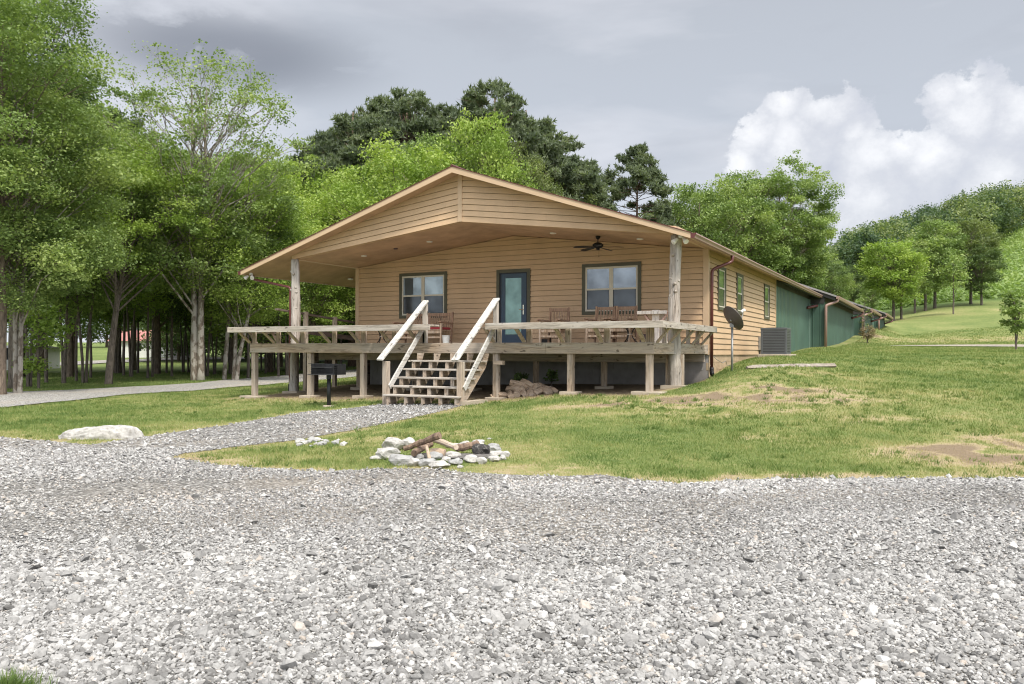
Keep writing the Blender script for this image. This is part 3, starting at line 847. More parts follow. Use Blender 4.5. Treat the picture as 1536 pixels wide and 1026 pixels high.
def window(P, s0, s1, z0, z1, cols, glass_up, glass_lo, fm='cream', mid=None, tw=.092, name='window', mull=.11):
    def B(mb, a, b, c, d, e, f):
        ps = [P(s_, z_, dd) for s_ in (a, b) for z_ in (c, d) for dd in (e, f)]
        xs, ys, zs = zip(*ps); mb.box(min(xs), max(xs), min(ys), max(ys), min(zs), max(zs))
    mb = MB()
    B(mb, s0, s0 + tw, z0, z1, 0, .044); B(mb, s1 - tw, s1, z0, z1, 0, .044)
    B(mb, s0 + tw, s1 - tw, z1 - tw, z1, 0, .046); B(mb, s0 + tw, s1 - tw, z0, z0 + tw, 0, .050)
    w = mb.build(name, M['olive'], house)
    a, b, c, d = s0 + tw, s1 - tw, z0 + tw, z1 - tw; fwid = .05 if cols > 1 else .035
    mid = mid if mid is not None else (c + d) / 2
    mb = MB(); B(mb, a, a + fwid, c, d, 0, .026); B(mb, b - fwid, b, c, d, 0, .026)
    B(mb, a + fwid, b - fwid, d - fwid, d, 0, .027); B(mb, a + fwid, b - fwid, c, c + fwid, 0, .029)
    if cols == 2: m_ = (a + b) / 2; B(mb, m_ - mull / 2, m_ + mull / 2, c + fwid, d - fwid, 0, .030)
    cells = [(a + fwid, b - fwid)] if cols == 1 else [(a + fwid, (a + b) / 2 - mull / 2), ((a + b) / 2 + mull / 2, b - fwid)]
    for p, q in cells: B(mb, p, q, mid - .02, mid + .025, 0, .0285)
    mb.build('frame', M[fm], w)
    for p, q in cells:
        o = MB(); B(o, p, q, mid + .025, d - fwid, .010, .016); o.build('pane', glass_up, w)
        o = MB(); B(o, p, q, c + fwid, mid - .02, .010, .016); o.build('pane', glass_lo, w)
        mb = MB(); B(mb, p, p + .014, c + fwid, mid - .02, .010, .020); B(mb, q - .014, q, c + fwid, mid - .02, .010, .020); B(mb, p + .014, q - .014, c + fwid, c + fwid + .014, .010, .020)
        mb.build('screen_frame', M['black'], w)
    return w


G1 = m_glass('window_glass_upper', (.42, .47, .52), .7); G2 = m_glass('window_glass_screened', (.13, .145, .16), .5, .09)
G3 = m_glass('window_glass_curtained', (.44, .52, .55), .55, .08); G4 = m_glass('window_glass_side', (.30, .36, .31), .75)
G5 = m_glass('window_glass_side_screened', (.085, .09, .10), .4, .1); G6 = m_glass('door_glass', (.25, .38, .34), .72, .05)
window(PF, -3.425, -1.745, .81, 2.187, 2, G1, G2, mid=1.49)
wl = window(PF, -9.48, -7.76, .81, 2.187, 2, G3, G2, mid=1.49)
MB().box(-9.30, -8.98, -.017, -.0185, 1.53, 2.03).build('dark_gap_sheet', m_plain('dark_interior_gap', (.05, .06, .065), .3, var=.2), wl)  # dark sheet standing for the dim room behind the pane
for s0, s1 in ((.98, 1.86), (3.22, 4.06), (7.36, 8.28)): window(PS, s0, s1, .93, 2.1, 1, G4, G5, mid=1.52, name='side_window', tw=.08)
# door
mb = MB(); mb.box(-6.08, -5.985, 0, -.046, 0, 2.15); mb.box(-5.095, -5.0, 0, -.046, 0, 2.15); mb.box(-5.985, -5.095, 0, -.048, 2.055, 2.15)
door = mb.build('door', M['olive'], house)
mb = MB(); mb.box(-5.985, -5.945, 0, -.018, .0, 2.055); mb.box(-5.945, -5.135, 0, -.0175, 2.02, 2.055); mb.box(-5.135, -5.095, 0, -.018, .0, 2.055)
mb.build('jamb', m_plain('dark_blue_jamb', (.012, .018, .035), .5), door)
mb = MB(); x0, x1, g0, g1, h0, h1_ = -5.93, -5.135, -5.80, -5.285, .29, 1.90
mb.box(x0, g0, 0, -.022, .02, 2.02); mb.box(g1, x1, 0, -.022, .02, 2.02); mb.box(g0, g1, 0, -.0215, .02, h0); mb.box(g0, g1, 0, -.0215, h1_, 2.02)
slab = mb.build('door_slab', M['doorblue'], door)
MB().box(g0, g1, -.004, -.014, h0, h1_).build('glass', G6, door)
mb = MB(); mb.box(-5.235, -5.20, -.022, -.030, .86, 1.13); mb.tube([(-5.217, -.03, 1.0), (-5.217, -.07, 1.0), (-5.33, -.075, 1.0)], .011, 8); mb.lathe((-5.217, -.034, 1.09), [(.02, 0), (.02, .02)], 10)
mb.build('handle', M['brass'], door)
MB().box(-5.985, -5.095, .0, -.06, -.0, .02).build('threshold', M['brass'], door)
# recessed lights
def zc(u): return ZB + (ZM - ZB) * (1 - abs(u - UM) / -UM)
mlamp = m_plain('lamp_lens', (.85, .8, .68), .3, bmp=0)
for u, v in ((-9.74, 1.45), (-7.45, 1.45), (-3.64, 1.45), (-1.32, 1.38)):
    mb = MB(); mb.lathe((u, -v, zc(u) - .012), [(.075, 0), (.085, .006), (.085, .03)], 18); o = mb.build('recessed_light', M['white'], house)
    MB().lathe((u, -v, zc(u) - .018), [(.05, 0), (.055, .005)], 14).build('lens', mlamp, o)
MB().lathe((-8.57, -1.5, zc(-8.57) - .02), [(.05, 0), (.06, .01), (.06, .04)], 14).build('smoke_vent', M['brownbox'], house)
MB().lathe((-12.12, .9, 2.17), [(.07, 0), (.09, .01), (.09, .05)], 16).build('soffit_light', M['white'], house)
# flood lights
for u, v, s in ((.17, 3.0, 1), (-12.60, 3.05, 1)):
    zz = zroof(u) - .17
    mb = MB(); mb.lathe((u, -v, zz), [(.05, 0), (.055, .03), (.055, .06)], 14)
    fl = mb.build('flood_light', M['white'], house)
    for q in (-1, 1):
        mb = MB(); c = Vector((u + q * .07, -v - .03, zz - .02)); d = Vector((q * .55, -.5, -.62)).normalized()
        mb.tube([c, c + d * .04, c + d * .09, c + d * .14], [.03, .04, .055, .06], 12); mb.build('lamp_head', M['white'], fl)
# log posts


def logpost(x, v, z0, z1, seed, r=.125):
    rng = random.Random(seed); mb = MB(); P = []; Rr = []; n = 34
    for i in range(n):
        t = i / (n - 1); P.append((x + .022 * math.sin(t * 5 + seed) + .008 * rng.uniform(-1, 1), -v + .02 * math.sin(t * 4 + seed * 2), z0 + (z1 - z0) * t))
        Rr.append(r * (1.06 - .12 * t) * (1 + .05 * rng.uniform(-1, 1)))
    mb.tube(P, Rr, 18)
    vs = []
    for q in mb.v:
        a = math.atan2(q[1] + v, q[0] - x)
        k = .014 * math.sin(a * 3 + seed + q[2] * 1.3) + .007 * math.sin(a * 7 + q[2] * 4)
        vs.append((q[0] + k * math.cos(a), q[1] + k * math.sin(a), q[2]))
    mb.v = vs
    for k in range(9):
        zz = z0 + (z1 - z0) * rng.uniform(.15, .95); a = rng.uniform(-2.6, -.3); c = Vector((x, -v, zz)); d = Vector((math.cos(a), math.sin(a), .25))
        mb.tube([c + d * r * .7, c + d * r * 1.0, c + d * r * rng.uniform(1.05, 1.2)], [.05, .028, .012], 7)
    return mb


def post_ground(x, v): return h1(x, -v)


for x, sd_, top_ in ((.0, 2, ZB), (-W0 + .03, 5, ZB)):
    v = VF; o = logpost(x, v, -1.5, top_ - .01, sd_).build('log_post', M['log'], house, smooth=True)
    MB().box(x - .075, x + .075, -VF - .045, -VF + .05, top_ - .012, top_ + .16).build('post_cap', M['trim'], o)
    g = h1(x, -v); MB().box(x - .27, x + .27, -v - .22, -v + .22, g - .15, g + .05).build('post_footing', M['concrete'], o)
# meter and conduit on the side wall
mb = MB(); mb.box(.016, .11, 6.42, 6.62, -.12, .32); ob = mb.build('meter_box', M['galv'], house, bevel=.01)
mb = MB(); mb.tube([(.05, 6.52, -.12), (.05, 6.52, -.42), (.2, 6.45, -.45), (.6, 6.0, -.40), (.75, 5.2, -.38)], .022, 8); mb.build('conduit', M['black'], ob, smooth=True)
mb = MB(); mb.tube([(.02, .55, -.3), (.06, .7, -.38), (.10, 1.2, -.48), (.12, 1.5, -.42), (.06, 1.9, -.55), (.2, 2.4, -.56)], .008, 6); mb.build('cable', M['galv'], house, smooth=True)

# ------------------------------------------------------------------ green buildings behind, each stepping out to the right


def ribs(mb, x, y0, y1, z0, z1, face='x', p=.3):
    n = max(1, int(abs((y1 - y0)) / p))
    for i in range(n):
        c = y0 + (i + .5) * (y1 - y0) / n
        if face == 'x': mb.prism([(x, c - .03, z0), (x + .018, c - .015, z0), (x + .018, c + .015, z0), (x, c + .03, z0)], (0, 0, z1 - z0))
        else: mb.prism([(c - .03, x, z0), (c - .015, x - .018, z0), (c + .015, x - .018, z0), (c + .03, x, z0)], (0, 0, z1 - z0))


V2, V3, V4, V5 = 18.03, 32.11, 42.41, 49.9
# green rear part under the same roof
mb = MB(); mb.box(-.3, -.002, L1 + .001, V2, -1.2, ZB + .05); ribs(mb, -.002, L1, V2, -.6, ZB + .05)
mb.build('green_wall', M['pine_beam'], house)
MB().box(-.05, .024, L1 + .002, V2 - .01, ZB - .22, ZB + .05).build('eave_shade_band', M['soffitshade'], house)  # dark band on the wall top, painted shade under the eave
MB().box(.0, .05, V2 - .08, V2 - .002, -.4, ZB - .22).build('green_corner_trim', m_plain('pale_green_trim', (.16, .24, .20), .5), house)


def shed(x1, y0, y1, ze, wid, name, label, nexty, ez=.5, zbot=-1.5):
    t = thing(name, label, 'building', (x1 - wid / 2, (y0 + y1) / 2, h1(x1, y0)), group=None)
    zw = ze + .1; pitch = .38; xm = x1 - wid / 2; zr = ze + (x1 + ez - xm) * pitch
    mb = MB()
    # front wall, back wall, side walls with gable tops
    gp_ = [(x1 - wid, zbot), (x1, zbot), (x1, ze + ez * pitch - .1), (xm, zr - .1), (x1 - wid, ze + ez * pitch - .1)]
    for yy in (y0, y1 - .15): mb.prism([(a, yy, b) for a, b in gp_], (0, .15, 0))
    mb.box(x1 - .15, x1, y0 + .151, y1 - .151, zbot, ze + ez * pitch - .12); mb.box(x1 - wid, x1 - wid + .15, y0 + .151, y1 - .151, zbot, ze + ez * pitch - .12)
    ribs(mb, x1, y0, y1, h1(x1, (y0 + y1) / 2) - 1.2, ze + ez * pitch - .12); ribs(mb, y0, x1 - 2.5, x1, zbot, ze + .1, 'y')
    mb.build('wall', M['pine_beam'], t)
    ya, yb = y0 - .1, y1 - .6
    MB().box(x1 - .05, x1 + .026, y0 + .01, y1 - .01, ze + ez * pitch - .42, ze + ez * pitch - .119).build('eave_shade_band', M['soffitshade'], t)  # near-black strip that paints the eave's shade on the wall
    MB().box(x1 + .001, x1 + .05, y1 - .12, y1 - .002, zbot, ze - .3).build('corner_trim', M['pine_beam'], t)
    MB().box(x1 - 1.2, x1, y0 - .026, y0 - .001, ze - .32, ze + .02).build('front_shade_band', M['soffitshade'], t)  # same painted shade, carried round to the front wall
    mb = MB()
    for s in (1, -1):
        xe = xm + s * (x1 + ez - xm)
        mb.prism([(xm, ya, zr), (xe, ya, ze), (xe, ya, ze - .03), (xm, ya, zr - .03)], (0, nexty - ya, 0))
    rf = mb.build('roof', M['roof'], t)
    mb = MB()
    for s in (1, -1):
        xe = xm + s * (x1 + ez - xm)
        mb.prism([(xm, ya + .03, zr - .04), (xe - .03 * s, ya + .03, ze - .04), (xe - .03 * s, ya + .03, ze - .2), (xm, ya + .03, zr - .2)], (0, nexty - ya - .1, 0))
    mb.build('eave_underside', M['soffitshade'], t)
    mb = MB()
    for s in (1, -1):
        xe = xm + s * (x1 + ez + .02 - xm)
        mb.prism([(xm, ya - .03, zr + .03), (xe, ya - .03, ze + .02), (xe, ya - .03, ze - .06), (xm, ya - .03, zr - .05)], (0, .06, 0))
    mb.build('rake_edge', M['roofedge'], rf)
    xe = x1 + ez
    MB().prism([(xe + a, ya, ze + b) for a, b in [(0, .0), (.12, .0), (.12, -.05), (.09, -.13), (0, -.13)]], (0, nexty - ya, 0)).build('gutter', M['gutterpale'], t)
    pipe(MB(), [(xe + .04, ya + .25, ze - .1), (xe + .04, ya + .25, ze - .22), (x1 + .08, ya + .0, ze - .42), (x1 + .08, ya, ze - .6), (x1 + .08, ya, h1(x1 + .1, ya) - .1)], .13).build('downspout', M['gutterpale'], t, smooth=True)
    # rear gutter return to the next building
    pipe(MB(), [(xe + .05, nexty - .2, ze - .1), (xe + .05, nexty - .25, ze - .3), (x1 + .05, nexty - 1.2, ze - .5)], .12).build('rear_downspout', M['gutter'], t, smooth=True)
    return t


shed(.63, V2, V3, 2.32, 12, 'metal_building', 'first green metal building directly behind the tan cabin, stepped out with its own downspout', 31.4)
shed(1.03, V3, V4, 2.44, 12, 'metal_building', 'second green metal building, in the middle of the stepped row behind the cabin', 40.4)
shed(1.27, V4, V5, 2.62, 12, 'metal_building', 'farthest green metal building at the low far end of the stepped row', 50.6)
pipe(MB(), [(ER + .05, 18.7, 2.26), (ER + .05, 18.6, 2.0), (.03, 17.2, 1.78)], .12).build('rear_downspout', M['gutter'], house, smooth=True)

# ------------------------------------------------------------------ deck
deck = thing('deck', 'weathered timber deck with perimeter bench and open stairs in front of the tan cabin', 'deck', (UM, -2.2, -1.2))
HR = .24
# rim boards
def part(name, mt, f, parent=deck, bevel=.004, **k):
    mb = MB(); f(mb); return mb.build(name, M[mt] if isinstance(mt, str) else mt, parent, bevel=bevel, **k)


for a, b in ((-W0 - .05, -7.1), (-7.097, -2.42), (-2.417, 0.02)):
    part('rim_joist', 'deckx', lambda m: m.box(a, b, -VD, -VD + .045, -HR, 0))
part('rim_joist', 'decky', lambda m: m.box(-.02, .025, -VD + .046, -VF - .15, -HR - .002, -.001))
part('rim_joist', 'decky', lambda m: m.box(-.02, .025, -VF + .15, -.03, -HR + .002, -.004))
part('rim_joist', 'decky', lambda m: m.box(-W0 - .05, -W0 - .01, -VD + .046, -.0, -HR, 0))
def f(m):
    n = 31
    for i in range(n): y = -VD + .05 + i * (VD - .07) / n; m.box(-W0 - .005, -.022, y + .003, y + (VD - .07) / n - .003, -.034, -.004)
part('decking', 'deckx', f, bevel=0)
def f(m):
    for i in range(22): x = -W0 + .3 + i * .5; m.box(x, x + .04, -VD + .05, -.02, -.22, -.036)
part('joists', 'decky', f, bevel=0)
for y in (-2.25, -.12): part('inner_beam', 'deckx', lambda m: m.box(-W0, -.05, y, y + .09, -.44, -.222), bevel=0)
PU = [-11.12, -9.18, -7.47, -3.70, -1.86, -.09]
for u in PU:
    g = h1(u, -VD); w = .065
    o = part('post', 'deckz', lambda m: m.box(u - w, u + w, -VD + .001 + (.046 if u > -11 and u < -.2 else .046), -VD + .176, g - .2, -.01 if abs(u + 3.7) > .1 else -.01))
    big = .33 if u in (-11.12, -.09) else .18
    MB().box(u - big, u + big, -VD - .12, -VD + .30, g - .12, g + .055).build('post_footing', M['concrete'], o, bevel=.01)
for u in (-9.3, -7.4, -5.6, -3.75, -1.93):
    g = h1(u, -2.2)
    o = part('inner_post', 'deckz', lambda m: m.box(u - .06, u + .06, -2.26, -2.14, g - .2, -.442))
    MB().box(u - .17, u + .17, -2.4, -2.0, g - .12, g + .07).build('post_footing', M['concrete'], o, bevel=.01)
# posts flanking the log posts
for x in (-.2, .14): part('sister_post', 'deckz', lambda m: m.box(x - .03, x + .03, -VF + .02, -VF + .14, -1.5, -.25))
part('inner_post', 'oldwood', lambda m: m.box(-10.6, -10.45, -VF + .1, -VF + .25, -1.6, -.03))
part('inner_post', 'oldwood', lambda m: m.box(-10.62, -10.48, -.3, -.16, -1.6, -.23))
# bench round the deck
BV = VD + .50; BZ = .425
def bench(u0, u1, ups, lab=None):
    b = part('bench_seat', 'railx', lambda m: [m.box(u0 + .002, u1 - .04, -BV + .042 + i * .15, -BV + .042 + i * .15 + .143, BZ - .04, BZ - .003) for i in range(3)])
    part('bench_fascia', 'railx', lambda m: m.box(u0, u1, -BV, -BV + .040, BZ - .14, BZ), parent=b)
    for u in ups:
        part('bench_upright', 'deckz', lambda m: m.box(u - .065, u + .065, -VD + .048, -VD + .10, -.003, BZ - .042), parent=b)
        part('bench_brace', 'deckz', lambda m: m.bar((u - .09, -VD - .0, .02), (u - .09, -BV + .06, BZ - .09), .042, .09, (1, 0, 0)), parent=b)
    return b
bench(-W0 - .36, -6.9, (-11.10, -10.24, -9.40, -8.36, -7.43))
bench(-6.897, -5.12, (-6.5, -5.68))
bench(-3.66, .39, (-3.62, -2.85, -1.91, -1.01, -.09))
def f(m):
    for i in range(3): m.box(.35 - i * .15 - .143, .35 - i * .15, -BV + .5, -.62, BZ - .04, BZ - .004)
sb = part('bench_seat', 'raily', f)
part('bench_fascia', 'raily', lambda m: m.box(.352, .392, -BV + .002, -.60, BZ - .14, BZ - .001), parent=sb)
part('bench_end_board', 'railx', lambda m: m.box(-.03, .352, -.64, -.602, BZ - .14, BZ - .041), parent=sb)
for v in (4.3, 3.45, 2.45, 1.55, .72):
    part('bench_upright', 'deckz', lambda m: m.box(-.10, -.022, -v - .05, -v + .05, -.003, BZ - .042), parent=sb)
    part('bench_brace', 'deckz', lambda m: m.bar((.03, -v + .05, .0), (.33, -v + .05, BZ - .09), .045, .09, (0, 1, 0)), parent=sb)
def f(m):
    for i in range(3): m.box(-W0 - .35 + .04 + i * .15, -W0 - .35 + .04 + i * .15 + .143, -BV + .5, -3.1, BZ - .04, BZ - .004)
sb2 = part('bench_seat', 'raily', f)
part('bench_fascia', 'raily', lambda m: m.box(-W0 - .36, -W0 - .32, -BV + .04, -3.1, BZ - .14, BZ - .001), parent=sb2)
for v in (4.25, 3.4): part('bench_brace', 'deckz', lambda m: m.bar((-W0 - .04, -v, .0), (-W0 - .3, -v, BZ - .09), .045, .09, (0, 1, 0)), parent=sb2)

# stairs
stairs = MB()
SU0, SU1 = -5.50, -3.66
tr = [(5.16, -.40), (5.40, -.585), (5.64, -.77), (5.88, -.955), (6.12, -1.14)]
mb = MB()
for u in (-5.46, -5.0, -4.56, -4.12, -3.72):
    pts = [(4.40, -.24), (4.40, -.62)]
    pts = [(4.93, -.242)]
    for v, z in tr: pts += [(pts[-1][0], z - .04), (v - .02, z - .04)]
    pts += [(tr[-1][0] - .02, -1.42), (tr[-1][0] - .24, -1.42), (4.86, -.56), (4.70, -.242)]
    mb.prism([(u - .022, -v, z) for v, z in pts], (.044, 0, 0))
st = mb.build('stairs', M['decky'], deck, bevel=0)
mb = MB()
for u in (-5.44, -4.98, -4.54, -4.10):
    for v, z in tr: mb.box(u - .02, u + .035, -v + .03, -v + .075, z - .18, z - .041)
mb.build('riser_blocks', M['deckz'], st)
for v, z in tr:
    w = (v - 5.16) * .06
    MB().box(SU0 - .08, SU1 + .02, -v, -v + .27, z - .04, z).build('tread', M['railx'], st, bevel=.006)
for u in (-5.62, -3.70):
    g = h1(u, -5.95)
    lo = MB().box(u - .062, u + .062, -5.99, -5.86, g - .3, -.42).build('newel_post', M['deckz'], st, bevel=.006)
    MB().box(u - .055, u + .055, -VD - .001, -VD - .09, -.30, .86).build('newel_post', M['deckz'], st, bevel=.006) if False else None
    MB().box(u - .06, u + .05, -VD + .048, -VD + .13, -.002, .93).build('newel_post', M['railz'], st, bevel=.006)
    MB().bar((u, -6.17, -.395), (u, -4.36, 1.005), .16, .045, (0, 0, 1)).build('handrail', M['handrail'], st, bevel=.006)
    MB().bar((u + .07, -5.90, -.99), (u + .07, -4.60, .33), .04, .125, (0, 0, 1)).build('mid_rail', M['handrail'], st, bevel=.005)
MB().box(-3.66, -3.50, -5.3, -5.16, -1.5, -.62).build('stair_support', M['deckz'], st) if False else None
MB().box(-3.66, -3.45, -6.0, -5.2, h1(-3.5, -5.6) - .1, h1(-3.5, -5.6) + .08).build('stair_kerb', M['concrete'], st)
MB().bar((-3.64, -4.55, -.45), (-3.42, -4.55, -.45), .14, .09).build('stair_cleat', M['deckx'], st)

# ramp with handrail along the left side of the house
ramp_t = thing('access_ramp', 'dark wooden ramp railing with weathered posts beside the left wall of the cabin', 'ramp', (-11.9, 1.5, -1.3))
mb = MB(); mb.bar((-11.36, -3.3, .98), (-11.36, 9.5, .02), .14, .05); mb.build('handrail', M['oldwood'], ramp_t)
mb = MB(); mb.bar((-11.36, -2.6, .42), (-11.36, 9.5, -.52), .04, .14); mb.build('mid_rail', M['oldwood'], ramp_t)
mb = MB(); mb.bar((-11.9, -.2, -.05), (-11.9, 9.5, -.95), 1.15, .04); mb.build('ramp_floor', M['oldwood'], ramp_t)
for y in (-2.2, -.9, .4, 2.6, 4.8, 7, 9):
    z = .98 - (y + 3.3) * .075; mb = MB(); mb.box(-11.33, -11.22, y - .05, y + .05, -1.7, z + (.06 if y < 1 else -.03)); mb.build('post', M['deckz'] if y < 1 else M['oldwood'], ramp_t)

# ------------------------------------------------------------------ porch furniture


def rocker(wd, mats=('teak', 'teakpale'), cush=False, bench_=False):
    """slatted armchair, local: faces -y, origin on the floor"""
    parts = []
    hw = wd / 2; hb = .98 if not bench_ else .93; sd_ = .50
    def add(n, m_, f):
        mb = MB(); f(mb); parts.append((n, m_, mb))
    for s in (-1, 1):
        add('back_post', mats[0], lambda m: m.bar((s * (hw - .025), .18, .0), (s * (hw - .025), .30, hb), .045, .055, (0, 1, 0)))
        add('leg', mats[1], lambda m: m.bar((s * (hw - .025), -.33, 0), (s * (hw - .025), -.33, .60), .05, .06, (0, 1, 0)))
        add('armrest', mats[0], lambda m: m.prism([(s * (hw - .025) + a, b, .60 + (.02 if b < -.3 else 0)) for a, b in ((-.05, -.42), (.05, -.42), (.06, -.3), (.035, .1), (.035, .28), (-.035, .28), (-.035, .1), (-.06, -.3))], (0, 0, .035)))
        add('stretcher', mats[1], lambda m: m.bar((s * (hw - .025), -.33, .16), (s * (hw - .025), .2, .16), .03, .05))
    add('stretcher', mats[1], lambda m: m.bar((-hw + .03, -.33, .20), (hw - .03, -.33, .20), .03, .05))
    add('seat', mats[1], lambda m: [m.box(-hw + .03, hw - .03, -.36 + i * .075, -.36 + i * .075 + .06, .395, .42) for i in range(8)] + [m.box(-hw + .05, hw - .05, -.335, -.315, .31, .395), m.box(-hw + .05, hw - .05, .18, .2, .31, .395)])
    add('top_rail', mats[0], lambda m: m.bar((-hw + .03, .29, hb - .06), (hw - .03, .29, hb - .06), .035, .085))
    add('back_rail', mats[0], lambda m: m.bar((-hw + .03, .235, .47), (hw - .03, .235, .47), .03, .06))
    n = max(6, int((wd - .1) / .068))
    add('back_slats', mats[0], lambda m: [m.bar((-hw + .07 + i * (wd - .14) / (n - 1), .235, .49), (-hw + .07 + i * (wd - .14) / (n - 1), .288, hb - .09), .036, .014, (0, 1, 0)) for i in range(n)])
    if bench_: add('back_post', mats[0], lambda m: m.bar((0, .2, .4), (0, .29, hb), .04, .045, (0, 1, 0)))
    if cush:
        for q in (-1, 1): add('cushion', 'cushion', lambda m: m.box(q * hw * .5 - hw * .46, q * hw * .5 + hw * .46, -.34, .2, .421, .49))
    return parts


def place(parts, name, label, cat, x, y, z=0, rz=0, group=None, bevel=.004):
    t = thing(name, label, cat, (x, y, z), rz, group)
    for n, m_, mb in parts:
        mb.build(n, M[m_], t, world=False, bevel=(.02 if n == 'cushion' else bevel))
    return t


place(rocker(.60), 'porch_chair', 'slatted wooden armchair standing alone just right of the blue door', 'chair', -3.76, -1.05, 0, R(0))
place(rocker(.56), 'porch_chair', 'left one of the two slatted wooden armchairs side by side under the right window', 'chair', -2.42, -1.15, 0, R(-1))
place(rocker(.57), 'porch_chair', 'right one of the two slatted wooden armchairs side by side under the right window', 'chair', -1.83, -1.15, 0, R(3))
place(rocker(1.62, cush=True, bench_=True), 'garden_bench', 'slatted wooden bench with red seat cushions under the left window', 'bench', -7.95, -.95, 0, 0)


def iron_table(x, y, lab, h=.46, r=.26):
    t = thing('side_table', lab, 'table', (x, y, 0))
    MB().lathe((x, y, h), [(r, 0), (r, .02), (r - .01, .028)], 24).build('table_top', M['iron'], t)
    for s in (0, 1, 2):
        a = s * 2.094 + .5; mb = MB(); P = []
        for i in range(12):
            q = i / 11; rr = .06 + (2 * q - 1) ** 2 * (r - .09); P.append((x + rr * math.cos(a), y + rr * math.sin(a), .005 + q * h))
        mb.tube(P, .013, 6); mb.build('leg', M['iron'], t, smooth=True)
    mb = MB(); mb.tube([(x + .07 * math.cos(k * .524), y + .07 * math.sin(k * .524), h * .5) for k in range(13)], .01, 6, False); mb.build('ring', M['brass'], t, smooth=True)


iron_table(-1.42, -1.85, 'small round dark iron table with curved legs, by the right pair of chairs')
iron_table(-9.25, -1.25, 'small round dark iron table with curved legs, left of the garden bench')
# trestle table at the right end
tt = thing('trestle_table', 'whitewashed wooden trestle table behind the right log post', 'table', (-.72, -1.6, 0))
MB().box(-1.16, -.46, -2.0, -1.2, .735, .775).build('table_top', M['tablepink'], tt, bevel=.005)
MB().box(-1.17, -.45, -2.03, -2.001, .70, .778).build('table_apron', M['tablewhite'], tt, bevel=.004)
for y in (-1.92, -1.3):
    MB().box(-.83, -.66, y, y + .045, .05, .80 if y < -1.5 else .73).build('leg', M['tablewhite'], tt, bevel=.004)
    MB().box(-1.0, -.45, y - .005, y + .05, .0, .05).build('foot', M['tablewhite'], tt)
    for s in (-1, 1): MB().bar((-.745 + s * .07, y + .02, .42), (-.745 + s * .28, y + .02, .71), .04, .09, (0, 1, 0)).build('brace', M['tablepink'], tt)
t = MB().lathe((-6.86, -1.5, 0), [(.085, 0), (.105, .22), (.112, .225), (.112, .245), (.098, .245)], 20).build('bucket', M['bucket'], origin=(-6.86, -1.5, 0)); tag(t, 'pale plastic bucket on the deck beside the garden bench', 'bucket')
t = MB().box(-4.42, -4.16, -.62, -.40, .0, .20).build('storage_box', M['black'], origin=(-4.29, -.5, 0), bevel=.01); tag(t, 'small black box on the porch floor behind the lone chair', 'box')
t = MB().box(-1.25, -1.05, -1.6, -1.42, .0, .24).build('storage_box', M['brownbox'], origin=(-1.15, -1.5, 0), bevel=.01); tag(t, 'small plum-brown box on the porch floor beside the iron table', 'box')
# ceiling fan
fx, fy = -2.42, -1.4; fz = zc(fx)
fan = thing('ceiling_fan', 'dark bronze ceiling fan hanging from the porch ceiling', 'fan', (fx, fy, fz))
MB().lathe((fx, fy, fz - .075), [(.03, 0), (.055, .03), (.065, .075)], 18).build('canopy', M['black'], fan, smooth=True)
MB().tube([(fx, fy, fz - .07), (fx, fy, fz - .16)], .014, 10).build('downrod', M['black'], fan)
MB().lathe((fx, fy, fz - .31), [(.03, 0), (.09, .02), (.135, .06), (.14, .10), (.10, .135), (.04, .16)], 24).build('motor', M['black'], fan, smooth=True)
mb = MB(); mb.lathe((fx, fy, fz - .345), [(.02, 0), (.05, .012), (.05, .035)], 14); mb.tube([(fx + .04, fy - .03, fz - .33), (fx + .04, fy - .03, fz - .50)], .003, 5); mb.lathe((fx + .04, fy - .03, fz - .53), [(.006, 0), (.012, .015), (.005, .03)], 8); mb.build('pull_chain', M['black'], fan)
for k in range(5):
    a = R(8 + 72 * k); d = Vector((math.cos(a), math.sin(a), 0)); n_ = Vector((-math.sin(a), math.cos(a), .18)).normalized(); c0 = Vector((fx, fy, fz - .27))
    P1 = [c0 + d * .12 + n_ * -.03, c0 + d * .12 + n_ * .03, c0 + d * .24 + n_ * .055 - Vector((0, 0, .012)), c0 + d * .48 + n_ * .075 - Vector((0, 0, .02)), c0 + d * .62 + n_ * .062 - Vector((0, 0, .03)), c0 + d * .66 - Vector((0, 0, .033)), c0 + d * .62 - n_ * .062 - Vector((0, 0, .03)), c0 + d * .48 - n_ * .075 - Vector((0, 0, .02)), c0 + d * .24 - n_ * .055 - Vector((0, 0, .012))]
    MB().prism(P1, (0, 0, .008)).build('blade', M['iron'], fan)

# ------------------------------------------------------------------ yard objects
# air conditioner
ax0, ay0 = .60, 3.78; gz = h1(1.0, 4.1)
ac = thing('air_conditioner', 'grey louvred air conditioning unit on a pad beside the tan side wall', 'air conditioner', (ax0 + .36, ay0 + .36, gz))
MB().box(ax0 - .08, ax0 + .86, ay0 - .1, ay0 + .85, gz - .15, gz + .045).build('pad', M['concrete'], ac, bevel=.01)
zb = gz + .045; H = .76
MB().box(ax0 + .03, ax0 + .69, ay0 + .03, ay0 + .69, zb, zb + H - .05).build('coil', M['acdark'], ac)
def f(m):
    for i in range(15):
        z = zb + .04 + i * .0455
        for a0, a1, b0, b1 in ((ax0 + .05, ax0 + .67, ay0, ay0 + .018), (ax0 + .05, ax0 + .67, ay0 + .702, ay0 + .72)): m.box(a0, a1, b0, b1, z, z + .034)
        for a0, a1, b0, b1 in ((ax0, ax0 + .018, ay0 + .05, ay0 + .67), (ax0 + .702, ax0 + .72, ay0 + .05, ay0 + .67)): m.box(a0, a1, b0, b1, z, z + .034)
part('louvres', 'acgrey', f, parent=ac, bevel=0)
